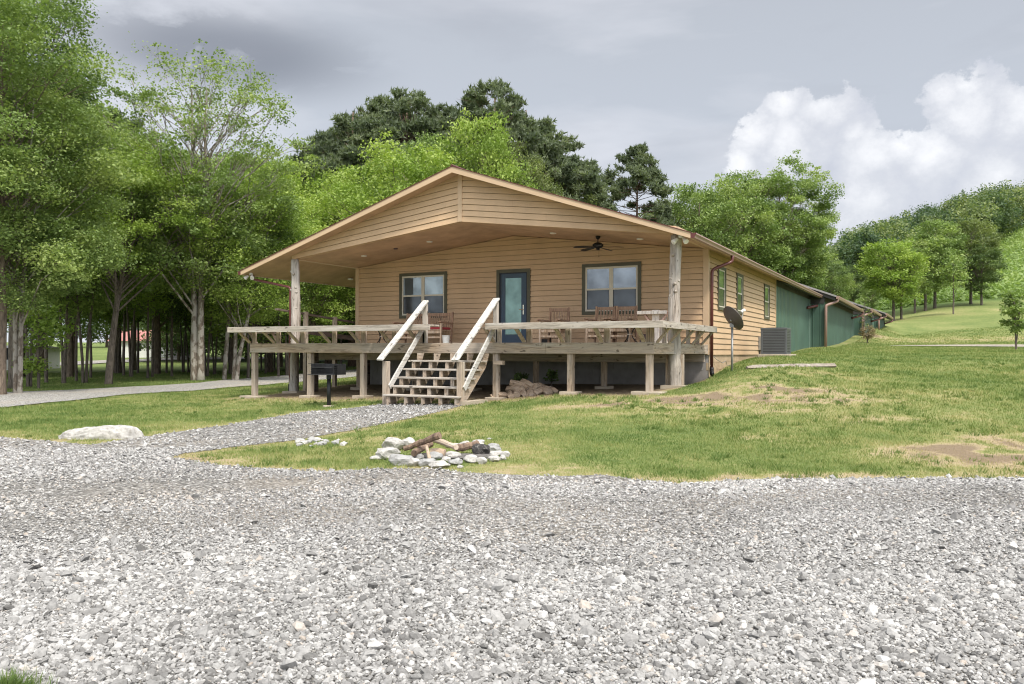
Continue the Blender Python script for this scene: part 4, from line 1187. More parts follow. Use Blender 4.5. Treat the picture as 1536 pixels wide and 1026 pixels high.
part('casing', 'acgrey', lambda m: [m.box(ax0 + a, ax0 + a + .06, ay0 + b, ay0 + b + .06, zb, zb + H - .055) for a in (-.004, .664) for b in (-.004, .664)] + [m.box(ax0 - .01, ax0 + .73, ay0 - .01, ay0 + .73, zb + H - .055, zb + H), m.box(ax0 - .005, ax0 + .725, ay0 - .005, ay0 + .725, zb, zb + .03)], parent=ac, bevel=.008)
MB().lathe((ax0 + .36, ay0 + .36, zb + H), [(.30, 0), (.30, .012), (.05, .02)], 20).build('fan_guard', M['acdark'], ac)
# satellite dish
dx_, dy_ = .80, -.80; gz = h1(dx_, dy_); c0 = Vector((dx_ + .05, dy_ - .08, .63))
sat = thing('satellite_dish', 'grey satellite dish on a metal pole at the corner of the side wall', 'satellite dish', (dx_, dy_, gz))
MB().tube([(dx_, dy_, gz - .2), (dx_, dy_, .46)], .028, 12).build('pole', M['galv'], sat, smooth=True)
nrm = Vector((.78 * math.cos(YAW) - .34 * math.sin(YAW), .78 * math.sin(YAW) + .34 * math.cos(YAW), .58)).normalized()   # opening direction
aa = nrm.cross(Vector((0, 0, 1))).normalized(); bb = aa.cross(nrm) * -1
bb = nrm.cross(aa)
mb = MB(); n = 28; rings = 7
for off in (0, -.012):
    for i in range(rings + 1):
        r = i / rings
        for k in range(n):
            t = 2 * math.pi * k / n
            mb.v.append(tuple(c0 + aa * (.29 * r * math.cos(t)) + bb * (.33 * r * math.sin(t)) + nrm * (.085 * (r * r - 1) + off)))
for o_ in (0, (rings + 1) * n):
    for i in range(rings):
        for k in range(n): mb.f.append((o_ + i * n + k, o_ + i * n + (k + 1) % n, o_ + (i + 1) * n + (k + 1) % n, o_ + (i + 1) * n + k))
e0 = rings * n; e1 = (rings + 1) * n + rings * n
for k in range(n): mb.f.append((e0 + k, e0 + (k + 1) % n, e1 + (k + 1) % n, e1 + k))
mb.build('reflector', M['dish'], sat, smooth=False)
mb = MB(); back = c0 - nrm * .1; mb.tube([(dx_, dy_, .42), (dx_, dy_, .52), tuple(back)], .024, 8); mb.box(dx_ - .05, dx_ + .05, dy_ - .05, dy_ + .05, .40, .5); mb.build('mount', M['galv'], sat)
low = c0 - bb * .31 * (1 if bb.z > 0 else -1); tip = c0 + nrm * .36 - Vector((0, 0, .02))
mb = MB(); mb.tube([back, low, tip], .013, 8); mb.build('feed_arm', M['galv'], sat)
mb = MB(); mb.tube([tip - nrm * -.03, tip - nrm * .08], [.035, .03], 10); mb.tube([tip + aa * .05, tip - aa * .05], .026, 10); mb.build('receiver', M['white'], sat)
# squared timber lying on the lawn
a = gp(1120, 555); b = gp(1252, 552); mb = MB(); n = 14
P = [a.lerp(b, i / (n - 1)) for i in range(n)]; a.z = h1(a.x, a.y); b.z = h1(b.x, b.y); P = [a.lerp(b, i / (n - 1)) + Vector((0, 0, .05)) for i in range(n)]
rng = random.Random(4); mb.tube(P, [.065 + .014 * rng.random() - (.03 if i in (0,) else 0) for i in range(n)], 4)
t = mb.build('timber_edging', m_wood('grey_timber', (.27, .22, .17), (.09, .065, .045), 'x', (.30, .275, .24), .5), origin=tuple(a)); tag(t, 'old grey-brown landscape timber lying in the grass below the air conditioner', 'timber')

# charcoal grill
gx_, gy_ = -7.33, -5.82; gz = h1(gx_, gy_)
gr = thing('park_grill', 'black steel park charcoal grill on a post in the grass left of the stairs', 'grill', (gx_, gy_, gz))
MB().lathe((gx_, gy_, gz - .1), [(.15, 0), (.15, .115), (.12, .13)], 16).build('footing', M['concrete'], gr)
MB().tube([(gx_, gy_, gz), (gx_, gy_, gz + .70)], .045, 14).build('post', M['grill'], gr, smooth=True)
MB().tube([(gx_, gy_, gz + .64), (gx_, gy_, gz + .74)], .058, 14).build('swivel_collar', M['grill'], gr)
bx0, bx1, by0, by1, z0 = gx_ - .36, gx_ + .30, gy_ - .2, gy_ + .24, gz + .74
mb = MB(); mb.box(bx0, bx1, by0, by1, z0, z0 + .015); mb.box(bx0, bx0 + .01, by0, by1, z0 + .015, z0 + .25); mb.box(bx1 - .01, bx1, by0, by1, z0 + .015, z0 + .25); mb.box(bx0 + .01, bx1 - .01, by1 - .01, by1, z0 + .015, z0 + .25)
fb = mb.build('firebox', M['grill'], gr)
mb = MB()
for i in range(4):
    for x in (bx1 + .0, bx0 - .03): mb.box(x, x + .03, by0 + .02, by0 + .12, z0 + .06 + i * .05, z0 + .075 + i * .05)
mb.build('grate_brackets', M['grill'], fb)
mb = MB()
for i in range(16): x = bx0 + .03 + i * (bx1 - bx0 - .06) / 15; mb.tube([(x, by0 - .02, z0 + .17), (x, by1 - .02, z0 + .17)], .006, 5)
mb.tube([(bx0 + .02, by0 - .02, z0 + .17), (bx1 - .02, by0 - .02, z0 + .17)], .008, 6); mb.build('grate', M['grill'], gr)
mb = MB(); mb.prism([(bx0 - .03, by0 - .12, z0 + .0), (bx1 + .05, by0 - .12, z0 + .0), (bx1 + .05, by0, z0 + .012), (bx0 - .03, by0, z0 + .012)], (0, 0, .006)); mb.bar((bx0 - .18, by0 + .1, z0 + .25), (bx0 + .3, by0 + .1, z0 + .255), .02, .012); mb.build('utility_shelf', M['grill'], gr)


def rock_mb(c, sx, sy, sz, seed, rz=0., sub=3, rough_=.25, flat=.0):
    bm = bmesh.new(); bmesh.ops.create_icosphere(bm, subdivisions=sub, radius=1)
    from mathutils import noise as mn
    rng = random.Random(seed); o = Vector((rng.uniform(0, 50), rng.uniform(0, 50), rng.uniform(0, 50)))
    planes = [(Vector((rng.gauss(0, 1), rng.gauss(0, 1), rng.gauss(0, .8))).normalized(), rng.uniform(.62, .9)) for _ in range(9)]
    mb = MB(); ca, sa = math.cos(rz), math.sin(rz)
    for v in bm.verts:
        p = v.co.copy()
        for n_, d in planes:
            k = p.dot(n_)
            if k > d: p -= n_ * (k - d)
        p *= 1 + rough_ * (mn.noise(p * 1.3 + o)) + rough_ * .35 * mn.noise(p * 4 + o)
        x, y, z = p.x * sx, p.y * sy, p.z * sz
        mb.v.append((c[0] + x * ca - y * sa, c[1] + x * sa + y * ca, c[2] + z))
    mb.f = [tuple(v.index for v in f.verts) for f in bm.faces]; bm.free()
    return mb


def put_rock(px, py, wpx, hpx, seed, label, mat='rock', name='rock', group=None, asp=.75, cat='rock', sink=.3):
    """rock whose base centre is at photo px,py and which shows wpx wide, hpx tall"""
    p = gp(px, py); Y = to_XY(p.x, p.y)[1]; w = wpx / CF * Y / 2; h = hpx / CF * Y
    c = (p.x, p.y, p.z + h * (.5 - sink * .3))
    o = rock_mb(c, w, w * asp, h * .62, seed, YAW + random.Random(seed).uniform(-.2, .2)).build(name, M[mat], origin=(p.x, p.y, p.z))
    return tag(o, label, cat, group)


# long pale boulder on the left
p = gp(152, 657); Y = to_XY(p.x, p.y)[1]
def boulder():
    bm = bmesh.new(); bmesh.ops.create_icosphere(bm, subdivisions=5, radius=1)
    from mathutils import noise as mn
    L = 126 / CF * Y / 2; H = 25 / CF * Y; mb = MB()
    for v in bm.verts:
        q = v.co.copy(); t = q.x
        hh = .52 + .40 * max(0, min(1, (t + .9) / 1.0))          # thin at the left, thick to the right
        if t > .82: hh *= 1 - (t - .82) * .6
        z = max(-.25, min(q.z * 1.35, .80 + .06 * mn.noise(Vector((t * 2, q.y, 0))))) * hh
        y = math.copysign(abs(q.y) ** .8, q.y)
        nz = mn.noise(Vector((t * 3.2, q.y * 3, q.z * 2.5))) * .16 + mn.noise(Vector((t * 9, q.y * 9, q.z * 7))) * .09 + abs(mn.noise(Vector((t * 2.2, q.y * 12, q.z * 9 + 4)))) * -.14
        under = -.22 * max(0, math.exp(-((t - .72) / .16) ** 2)) * (1 if q.z < .1 else 0)
        x_, y_, z_ = t * L * (1 + nz * .2), y * L * .34 * (1 + nz) + 0, (z + nz * .6 - under * .4) * H * .92
        mb.v.append((p.x + x_ * _c - y_ * _s, p.y + x_ * _s + y_ * _c, p.z + z_ + .01))
    mb.f = [tuple(v.index for v in f.verts) for f in bm.faces]; bm.free()
    return mb
o = boulder().build('boulder', M['rock'], origin=tuple(p), smooth=True); tag(o, 'long flat pale limestone boulder in the grass at the left edge of the gravel', 'boulder')

# fire ring
fr = [(582, 688, 38, 22, 'rock', 'leftmost wedge-shaped'), (589, 676, 32, 26, 'rock', 'tall upper-left'), (612, 673, 26, 22, 'rock', 'rounded rear'), (600, 697, 34, 22, 'rockdark', 'broad grey front-left'),
      (622, 699, 22, 18, 'rock', 'small front'), (640, 699, 26, 18, 'rockdark', 'angular grey front'), (661, 701, 34, 13, 'rock', 'flat white front-centre'), (652, 690, 24, 16, 'rockdark', 'grey inner'),
      (683, 697, 22, 14, 'rockdark', 'rounded grey front-right'), (679, 687, 26, 14, 'rock', 'mid-right inner'), (669, 693, 14, 12, 'rock', 'little pale'), (707, 694, 22, 15, 'rock', 'pale squarish'), (722, 696, 16, 14, 'rock', 'small squat right'),
      (742, 692, 20, 11, 'rock', 'flat pale right'), (744, 683, 24, 10, 'rock', 'low right rear'), (758, 685, 15, 11, 'rock', 'rightmost'), (740, 676, 26, 14, 'rockdark', 'grey sloping right rear'),
      (697, 674, 22, 16, 'rock', 'round white rear'), (682, 671, 24, 8, 'rock', 'thin rear'), (718, 668, 24, 12, 'rock', 'white-topped rear'), (564, 690, 18, 9, 'rock', 'pointed far-left'),
      (753, 690, 12, 9, 'rock', 'tiny right'), (734, 659, 9, 3, 'rock', 'stray flat'), (630, 690, 16, 12, 'rockdark', 'half-hidden inner-left'), (690, 702, 10, 7, 'rock', 'small pebble-like front')]
for i, (px, py, w, h, mt, d) in enumerate(fr):
    put_rock(px, py, w * 1.08, h * .76, 40 + i, f'{d} stone of the fire ring at the lawn edge', mt, 'fire_ring_stone', 'stones of the fire ring', asp=.8, cat='stone')


def log_at(p, q, r0, r1, mat, name, label, cat='log', seed=0, n=12, group=None, seg=9, end=None):
    rng = random.Random(seed); mb = MB(); p, q = Vector(p), Vector(q)
    P = [p.lerp(q, i / (n - 1)) + Vector((rng.uniform(-1, 1), rng.uniform(-1, 1), rng.uniform(-1, 1))) * .006 for i in range(n)]
    mb.tube(P, [(r0 + (r1 - r0) * i / (n - 1)) * rng.uniform(.92, 1.08) for i in range(n)], seg)
    o = mb.build(name, M[mat], origin=tuple(p)); tag(o, label, cat, group); return o


def lift(px, py, dz): p = gp(px, py); return p + Vector((0, 0, dz))
log_at(lift(607, 688, .12), lift(660, 690, .30), .030, .044, 'barklog', 'fire_log', 'brown bark-covered log propped up across the fire ring', seed=1)
log_at(lift(620, 692, .10), lift(645, 680, .12), .038, .042, 'barklog', 'fire_log', 'short dark log lying under the propped log in the fire ring', seed=2)
log_at(lift(652, 679, .17), lift(684, 685, .11), .038, .034, 'firewood', 'fire_log', 'pale split log in the middle of the fire ring', seed=3)
log_at(lift(647, 688, .08), lift(668, 688, .07), .045, .055, 'firewood', 'fire_log', 'orange-tan wood chunk low in the middle of the fire ring', seed=4, n=5)
log_at(lift(684, 684, .09), lift(716, 680, .12), .045, .05, 'barklog', 'fire_log', 'brown log running right beside the charred stump in the fire ring', seed=5)
o = put_rock(722, 684, 30, 19, 91, 'charred black stump chunk on the right side of the fire ring', 'char', 'charred_stump', cat='stump', asp=.7, sink=.1)
o = log_at(lift(640, 690, .17), lift(645, 692, .03), .018, .024, 'firewood', 'kindling_stick', 'short pale stick leaning in the fire ring', cat='stick', seed=7, n=4)
p = gp(665, 686); mb = rock_mb((p.x, p.y, p.z + .0), .62, .34, .045, 77, YAW, 4, .5)
o = mb.build('ash_bed', m_plain('ash_and_charcoal', (.16, .15, .14), .95, var=.5, scale=16, bmp=.8, dirt=((.035, .032, .03), .8)), origin=tuple(p)); tag(o, 'bed of grey ash and charcoal inside the fire ring', 'ash')
# rock scatter by the path
rng = random.Random(12)
for i in range(34):
    px = rng.uniform(446, 524); py = 664 + rng.gauss(0, 3.2) + (px - 480) * .02
    p = gp(px, py); w = rng.uniform(.035, .085)
    o = rock_mb((p.x, p.y, p.z + w * .25), w, w * .8, w * .5, 200 + i, rng.uniform(0, 3), 1).build('loose_stone', M['rock' if rng.random() < .6 else 'rockdark'], origin=tuple(p))
    tag(o, 'pale fist-sized stone in the small heap beside the gravel path', 'stone', 'small heap of stones beside the path')
# firewood under the deck
rng = random.Random(5)
wl_ = [(748, 588, 'slanting grey end'), (757, 590, 'leftmost round'), (766, 590, 'front left'), (776, 591, 'dark front'), (786, 590, 'front centre'), (797, 591, 'front tan'), (810, 591, 'right front'), (820, 590, 'low right'), (829, 587, 'far right'),
       (770, 583, 'second-row left'), (783, 583, 'second-row middle'), (795, 583, 'second-row pale'), (808, 582, 'second-row right'), (791, 577, 'topmost pale'), (778, 578, 'upper left')]
for i, (px, py, d) in enumerate(wl_):
    q = pt(px, 589, 18.7 if py > 586 else 18.9); z = h1(q.x, q.y) + (.05 if py > 586 else (.16 if py > 580 else .26))
    a_ = rng.uniform(-1.3, 1.5) if i else 1.0; l = rng.uniform(.13, .21); dv = Vector((math.cos(a_), math.sin(a_), rng.uniform(-.35, .35)))
    mb = MB(); c = Vector((q.x, q.y, z)); r = rng.uniform(.075, .115)
    mb.tube([c - dv * l, c + Vector((0, 0, .015)), c + dv * l], [r * .9, r, r * .8], rng.choice([3, 4, 5, 6]))
    o = mb.build('firewood_log', M['firewood'], origin=(q.x, q.y, z - .05), bevel=.008); tag(o, f'{d} split log in the firewood pile under the deck', 'firewood', 'firewood pile under the deck')

# ------------------------------------------------------------------ trees


def leaf_cloud(C, S, CV, n_each, ls, rng, kind='leaf', up=.5):
    """leaf faces round clump centres C with spreads S (m,3); returns V,F,cv"""
    m = len(C); idx = np.repeat(np.arange(m), n_each); n = len(idx)
    if kind == 'needle':
        nt_ = n; tuft = C[idx] + rng.normal(size=(n, 3)) * S[idx] * .75
        k = 7; T = np.repeat(tuft, k, 0); idk = np.repeat(idx, k)
        d = rng.normal(size=(len(T), 3)); d[:, 2] += .7; d /= np.linalg.norm(d, axis=1)[:, None]
        L = ls * rng.uniform(.7, 1.3, len(T)); w = L * .17
        s = np.cross(d, rng.normal(size=(len(T), 3))); s /= np.linalg.norm(s, axis=1)[:, None] + 1e-6
        V = np.stack([T - s * w[:, None], T + s * w[:, None], T + d * L[:, None]], 1).reshape(-1, 3)
        F = np.arange(len(V)).reshape(-1, 3)
        cv = np.repeat(np.clip(CV[idk] * .6 + rng.uniform(0, .4, len(T)), 0, 1), 3)
        return V, F, cv
    P = C[idx] + np.clip(rng.normal(size=(n, 3)), -1.9, 1.9) * S[idx]
    nr = rng.normal(size=(n, 3)); nr[:, 2] = np.abs(nr[:, 2]) + up; nr /= np.linalg.norm(nr, axis=1)[:, None]
    a = np.cross(nr, rng.normal(size=(n, 3))); a /= np.linalg.norm(a, axis=1)[:, None] + 1e-6; b = np.cross(nr, a)
    L = ls * np.exp(rng.normal(-.08, .34, n)).clip(.35, 1.9)[:, None]; w = L * .33
    V = np.stack([P - a * L * .5, P + b * w, P + a * L * .5, P - b * w], 1).reshape(-1, 3)
    F = np.arange(len(V)).reshape(-1, 4)
    cv = np.repeat(np.clip(CV[idx] * .72 + rng.uniform(0, .34, n), 0, 1), 4)
    return V, F, cv


TOPZ = {}


def tree_meshes(name, seed, H, cb, Rr, tr, bark, leaf, clumps=80, per=160, ls=.16, kind='leaf', lean=(0, 0), forks=1, spread=.22, airy=0., asym=(0, 0), limb=.5, topcut=0., fork_z=.25, shape=1.0, fsp=.30):
    rng = np.random.default_rng(seed); rr = random.Random(seed)
    mb = MB(); stems = []
    for fk in range(forks):
        n = 9; ang = fk * 2 * math.pi / forks + rr.uniform(-.5, .5); sp = (0 if forks == 1 else Rr * fsp)
        P = []
        for i in range(n):
            t = i / (n - 1); tt = max(0, t - fork_z * .4)
            P.append(Vector((lean[0] * t + math.cos(ang) * sp * tt + rr.uniform(-.05, .05) * H * .06 * (t > .1) + (math.cos(ang) * tr * .62 if forks > 1 else 0),
                             lean[1] * t + math.sin(ang) * sp * tt + rr.uniform(-.05, .05) * H * .06 * (t > .1) + (math.sin(ang) * tr * .62 if forks > 1 else 0), H * (.93 if kind == 'needle' else .86) * t - (.35 if i == 0 else 0))))
        rad = [tr * (1.35 if i == 0 else 1.0) * (1 - .88 * (i / (n - 1))) * (1 if forks == 1 else .72) + .012 for i in range(n)]
        # root flare
        P.insert(1, P[0].lerp(P[1], .35)); rad.insert(1, tr * 1.02 * (1 if forks == 1 else .74))
        mb.tube(P, rad, 9); stems.append((P, rad))
    # clump centres
    C = []; cz = (cb + H) / 2; hz = (H - cb) / 2
    lump = rng.normal(size=(7, 3)); lump /= np.linalg.norm(lump, axis=1)[:, None]
    tries = 0
    while len(C) < clumps and tries < clumps * 60:
        tries += 1
        d = rng.normal(size=3); d /= np.linalg.norm(d); r = rng.uniform(.25, 1) ** (.45)
        q = (lump @ d).max(); r *= .72 + .36 * q
        p = np.array([d[0] * Rr * r, d[1] * Rr * r, d[2] * hz * r])
        f = (p[2] / hz + 1) / 2
        if kind == 'needle':
            wdt = (1 - f) ** .42 * .85 + .30; p[0] *= wdt; p[1] *= wdt
        elif shape != 1: p[0] *= 1 + (shape - 1) * (f - .5) * 2; p[1] *= 1 + (shape - 1) * (f - .5) * 2
        p[0] += asym[0] * f + lean[0] * (p[2] + cz) / H; p[1] += asym[1] * f + lean[1] * (p[2] + cz) / H; p[2] += cz
        if topcut and f > .6 and rng.random() < topcut: continue
        C.append(p)
    C = np.array(C); n_ = len(C)
    for i in range(n_):
        c = Vector(C[i]); P, rad = stems[i % forks]
        hd = math.hypot(c.x - lean[0] * c.z / H, c.y - lean[1] * c.z / H)
        z0 = (c.z - hd * (1.15 if kind != 'needle' else .12)); z0 = max(min(cb * .7 + rr.uniform(0, .38) * (H - cb), max(c.z - .35 * hd, cb * .6)), min(z0, H * .8))
        for k in range(1, len(P)):
            if P[k].z >= z0: break
        t = (z0 - P[k - 1].z) / max(1e-3, P[k].z - P[k - 1].z); t = max(0, min(1, t)); s0 = P[k - 1].lerp(P[k], t); r0 = rad[k - 1] * (1 - t) + rad[k] * t
        if (rr.random() < limb or i < 10) and not ((c.z - cb) / (H - cb) < .3 and rr.random() < .7 and kind != 'needle'):
            L = (c - s0).length; r1 = min(r0 * .42, .010 + L * .010)
            m = s0.lerp(c, .5) + Vector((rr.uniform(-.1, .1), rr.uniform(-.1, .1), rr.uniform(-.02, .10))) * L
            m2 = s0.lerp(c, .78) + Vector((rr.uniform(-.06, .06), rr.uniform(-.06, .06), rr.uniform(0, .06))) * L
            mb.tube([s0, m, m2, c], [r1, r1 * .62, r1 * .4, .008], 5, False)
            for q in range(2):
                e = c + Vector((rr.gauss(0, 1), rr.gauss(0, 1), rr.gauss(.3, .6))) * spread * Rr * .9
                mb.tube([m2, e], [r1 * .33, .006], 4, False)
    S = np.stack([rng.uniform(.7, 1.25, n_) * spread * Rr, rng.uniform(.7, 1.25, n_) * spread * Rr, rng.uniform(.34, .62, n_) * spread * Rr], -1)
    CV = rng.uniform(0, 1, n_) * .75 + .25 * rng.random(n_)
    cnt = np.maximum(4, (per * rng.uniform(.5, 1.5, n_) * (1 - airy * ((C[:, 2] - cb) / (H - cb)).clip(0, 1) ** 1.5))).astype(int)
    # outlying sprays so the outline is ragged
    V, F, cv = leaf_cloud(C, S, CV, cnt, ls, rng, kind)
    k = len(C) // 2; j = rng.integers(0, n_, k); C2 = C[j] + (C[j] - np.array([0, 0, cz])) * rng.uniform(.04, .16, (k, 1)) + rng.normal(size=(k, 3)) * S[j] * .6
    V2_, F2_, cv2 = leaf_cloud(C2, S[j] * .42, CV[j], np.maximum(3, cnt[j] // 5), ls, rng, kind)
    F = np.concatenate([F, F2_ + len(V)]); V = np.concatenate([V, V2_]); cv = np.concatenate([cv, cv2])
    V[:, 2] = np.maximum(V[:, 2], .25); TOPZ[name] = float(np.percentile(V[:, 2], 99.7))
    crown = np_mesh(name + '_crown', V, F, M[leaf], {'cv': cv})
    me = bpy.data.meshes.new(name + '_trunk'); me.from_pydata(mb.v, [], mb.f); me.materials.append(M[bark]); me.polygons.foreach_set('use_smooth', [True] * len(me.polygons))
    return me, crown


def plant(meshes, x, y, label, name='tree', cat='tree', group=None, rz=0., sc=1., scz=None, z=None, leaf=None):
    t = thing(name, label, cat, (x, y, h1(x, y) if z is None else z), rz, group); t.scale = (sc, sc, scz or sc)
    for nm, me in zip(('trunk', 'crown'), meshes):
        o = bpy.data.objects.new(nm, me); COL.objects.link(o); o.parent = t
        if nm == 'crown' and leaf:
            o.material_slots[0].link = 'OBJECT'; o.material_slots[0].material = M[leaf]
    return t


def top_at(key, px, Y, ty, label, name='broadleaf_tree', wide=1., leaf=None, rz=0., group=None):
    """plant tree `key` so that its top shows at photo row ty"""
    x, y = pxy(px, Y); g = h1(x, y); s = (pt(px, ty, Y).z - g) / TOPZ[key]
    return plant(TM[key], x, y, label, name, rz=rz, sc=s * wide, scz=s, leaf=leaf, group=group)


def pxy(px, Y): r = pix_ray(px, 500); return CP.x + r.x * Y, CP.y + r.y * Y


TM = {}
TM['broad'] = tree_meshes('broad', 11, 12, 2.6, 4.2, .17, 'bark', 'leaf_mid', 130, 270, .15, spread=.115)
TM['broad2'] = tree_meshes('broad2', 12, 13, 3.2, 4.6, .2, 'bark', 'leaf_mid', 140, 260, .155, spread=.11)
TM['slim'] = tree_meshes('slim', 13, 11.5, 4.2, 2.7, .085, 'bark_dark', 'leaf_mid', 70, 230, .15, spread=.22)
TM['slim2'] = tree_meshes('slim2', 14, 12.5, 4.0, 3.1, .10, 'bark_dark', 'leaf_mid', 80, 220, .15, spread=.21, forks=2)
TM['round'] = tree_meshes('round', 15, 11, .6, 4.6, .2, 'bark', 'leaf_dark', 110, 170, .25)
TM['pine'] = tree_meshes('pine', 21, 19, 6.0, 4.9, .26, 'bark_pine', 'needle', 165, 40, .32, 'needle', spread=.082, limb=.9)
TM['pine2'] = tree_meshes('pine2', 22, 17, 7.5, 3.9, .22, 'bark_pine', 'needle', 130, 40, .30, 'needle', spread=.085, limb=.9)
TM['pine3'] = tree_meshes('pine3', 23, 18, 4.5, 5.6, .26, 'bark_pine', 'needle', 180, 40, .32, 'needle', spread=.078, limb=.9)
TM['hill'] = tree_meshes('hill', 31, 8.5, 1.9, 3.2, .16, 'bark_dark', 'leaf_mid', 100, 190, .18, spread=.14)
TM['hill2'] = tree_meshes('hill2', 32, 9.5, 2.2, 2.9, .16, 'bark_dark', 'leaf_olive', 95, 190, .18, spread=.14)
TM['sapling'] = tree_meshes('sapling', 33, 5.5, 1.9, 1.3, .07, 'bark_dark', 'leaf_mid', 26, 80, .18, spread=.3)

# --- near left
T = tree_meshes('big_left', 41, 11.2, 2.7, 3.3, .105, 'bark_pale', 'leaf_mid', 190, 520, .085, asym=(-.6, 0), spread=.11, forks=2, fork_z=.5, fsp=.2)
x, y = pxy(27, 26.5); plant(T, x, y, 'pale-barked tree with a high fork near the left edge of the photo', 'broadleaf_tree', rz=.4)
T = tree_meshes('edge_left', 42, 13.5, 3.4, 3.1, .14, 'bark', 'leaf_mid', 150, 440, .085, spread=.12)
x, y = pxy(2, 25.5); plant(T, x, y, 'thick brown-barked tree cut by the left edge of the photo', 'broadleaf_tree')
T = tree_meshes('dark_top', 43, 17.5, 7.0, 2.9, .2, 'bark_dark', 'leaf_dark', 130, 260, .10, spread=.12)
x, y = pxy(22, 31); plant(T, x, y, 'tall dark-leaved tree rising to the top left corner', 'broadleaf_tree', rz=2)
T = tree_meshes('leaning', 44, 10.0, 3.5, 3.2, .15, 'bark_dark', 'leaf_bright', 120, 360, .095, lean=(.9, .5), spread=.12)
x, y = pxy(162, 34); plant(T, x, y, 'dark leaning tree across the gravel lane, between the pale left tree and the twin trunk', 'broadleaf_tree')
T = tree_meshes('airy', 45, 14.9, 3.6, 4.4, .215, 'bark_pale', 'leaf_mid', 300, 330, .10, forks=2, airy=.86, spread=.072, limb=.7, topcut=.12, shape=1.15, fsp=.05)
x, y = pxy(297, 36); plant(T, x, y, 'tall airy tree with a thick pale twin trunk and thin feathery top', 'sycamore_tree', rz=.7)
T = tree_meshes('pale_slim', 46, 9.5, 3.4, 2.6, .10, 'bark_pale', 'leaf_mid', 120, 330, .095, lean=(.6, .2), spread=.15)
x, y = pxy(336, 38); plant(T, x, y, 'slender pale tree just right of the thick twin trunk', 'broadleaf_tree')
T = tree_meshes('pale_twin', 47, 9.0, 2.8, 3.2, .13, 'bark_pale', 'leaf_bright', 150, 380, .095, forks=2, lean=(.8, .3), spread=.14)
x, y = pxy(352, 37.5); plant(T, x, y, 'pale double-stemmed tree standing left of the deck end', 'broadleaf_tree', rz=.3)
T = tree_meshes('bush_left', 48, 3.3, .5, .8, .05, 'bark_dark', 'leaf_bright', 24, 90, .13, spread=.32)
x, y = pxy(58, 31); plant(T, x, y, 'small multi-stemmed shrub behind the pale left tree', 'shrub', 'shrub')

# --- wood behind the lane: slender dark trunks
rng = random.Random(77)
spots = [(44, 33), (70, 38), (96, 36), (115, 39), (127, 36), (136, 44), (168, 50), (176, 52), (186, 46), (197, 44), (207, 51), (222, 41), (229, 43), (250, 56), (258, 44), (275, 60), (284, 58), (310, 46), (322, 52),
         (346, 56), (372, 43), (378, 60), (392, 66), (399, 54), (412, 62), (418, 47), (431, 49), (452, 60), (470, 55), (498, 62), (512, 56), (526, 66)]
ORD = 'first second third fourth fifth sixth seventh eighth ninth tenth eleventh twelfth thirteenth fourteenth fifteenth sixteenth seventeenth eighteenth nineteenth twentieth twenty-first twenty-second twenty-third twenty-fourth twenty-fifth twenty-sixth twenty-seventh twenty-eighth twenty-ninth thirtieth thirty-first thirty-second'.split()
for i, (px, Y) in enumerate(sorted(spots)):
    x, y = pxy(px, Y); k = 'slim' if rng.random() < .55 else 'slim2'
    plant(TM[k], x, y, f'slender dark-trunked tree, {ORD[i]} from the left, in the shady wood beyond the lane', 'forest_tree', group='slender trees in the shady wood beyond the lane', rz=rng.uniform(0, 6.28), sc=rng.uniform(.72, .92), scz=rng.uniform(.74, .92), leaf=rng.choice(['leaf_mid', 'leaf_mid', 'leaf_bright', 'leaf_dark']))
# background broadleaf crowns left of the cabin
bg = [(-60, 45, 60, 'leaf_mid'), (30, 52, 90, 'leaf_mid'), (105, 47, 215, 'leaf_bright'), (178, 54, 225, 'leaf_bright'), (235, 50, 215, 'leaf_mid'), (290, 62, 235, 'leaf_mid'), (350, 54, 240, 'leaf_bright'), (405, 58, 252, 'leaf_bright'),
      (455, 64, 248, 'leaf_mid'), (500, 60, 262, 'leaf_bright'), (545, 66, 255, 'leaf_mid'), (60, 62, 120, 'leaf_dark'), (200, 70, 230, 'leaf_mid'), (420, 74, 246, 'leaf_mid'), (530, 76, 250, 'leaf_bright'), (380, 47, 330, 'leaf_bright'), (-140, 60, 60, 'leaf_mid'), (470, 50, 345, 'leaf_bright')]
names = ['broad', 'broad2']
desc = {'leaf_mid': 'mid-green', 'leaf_bright': 'bright yellow-green', 'leaf_dark': 'dark green'}
for i, (px, Y, ty, lf) in enumerate(sorted(bg)):
    rank = [q for q in sorted(bg) if q[3] == lf].index((px, Y, ty, lf))
    top_at(names[i % 2], px, Y, ty, f'{desc[lf]} crown, {ORD[rank]} of its colour from the left, in the wood by the cabin', 'forest_tree', 1.0, lf, i * 1.3, f'{desc[lf]} trees of the wood left of the cabin')
# dark screen of farther trees closing the wood
for i, (px, Y, s) in enumerate([(-250, 85, 1.2), (-120, 92, 1.2), (268, 96, 1.0), (300, 104, 1.2), (335, 92, 1.05), (370, 96, 1.1), (405, 90, 1.1), (440, 94, 1.0), (475, 88, 1.1), (510, 90, 1.2), (548, 84, 1.1), (585, 90, 1.1), (620, 86, 1.1),
                                (60, 175, 1.5), (160, 185, 1.5), (240, 170, 1.4), (-60, 150, 1.6)]):
    x, y = pxy(px, Y); plant(TM['round'], x, y, 'low-branched dark tree closing the far side of the wood', 'background_tree', group='dark trees closing the far side of the wood', rz=i * 2.1, sc=s)
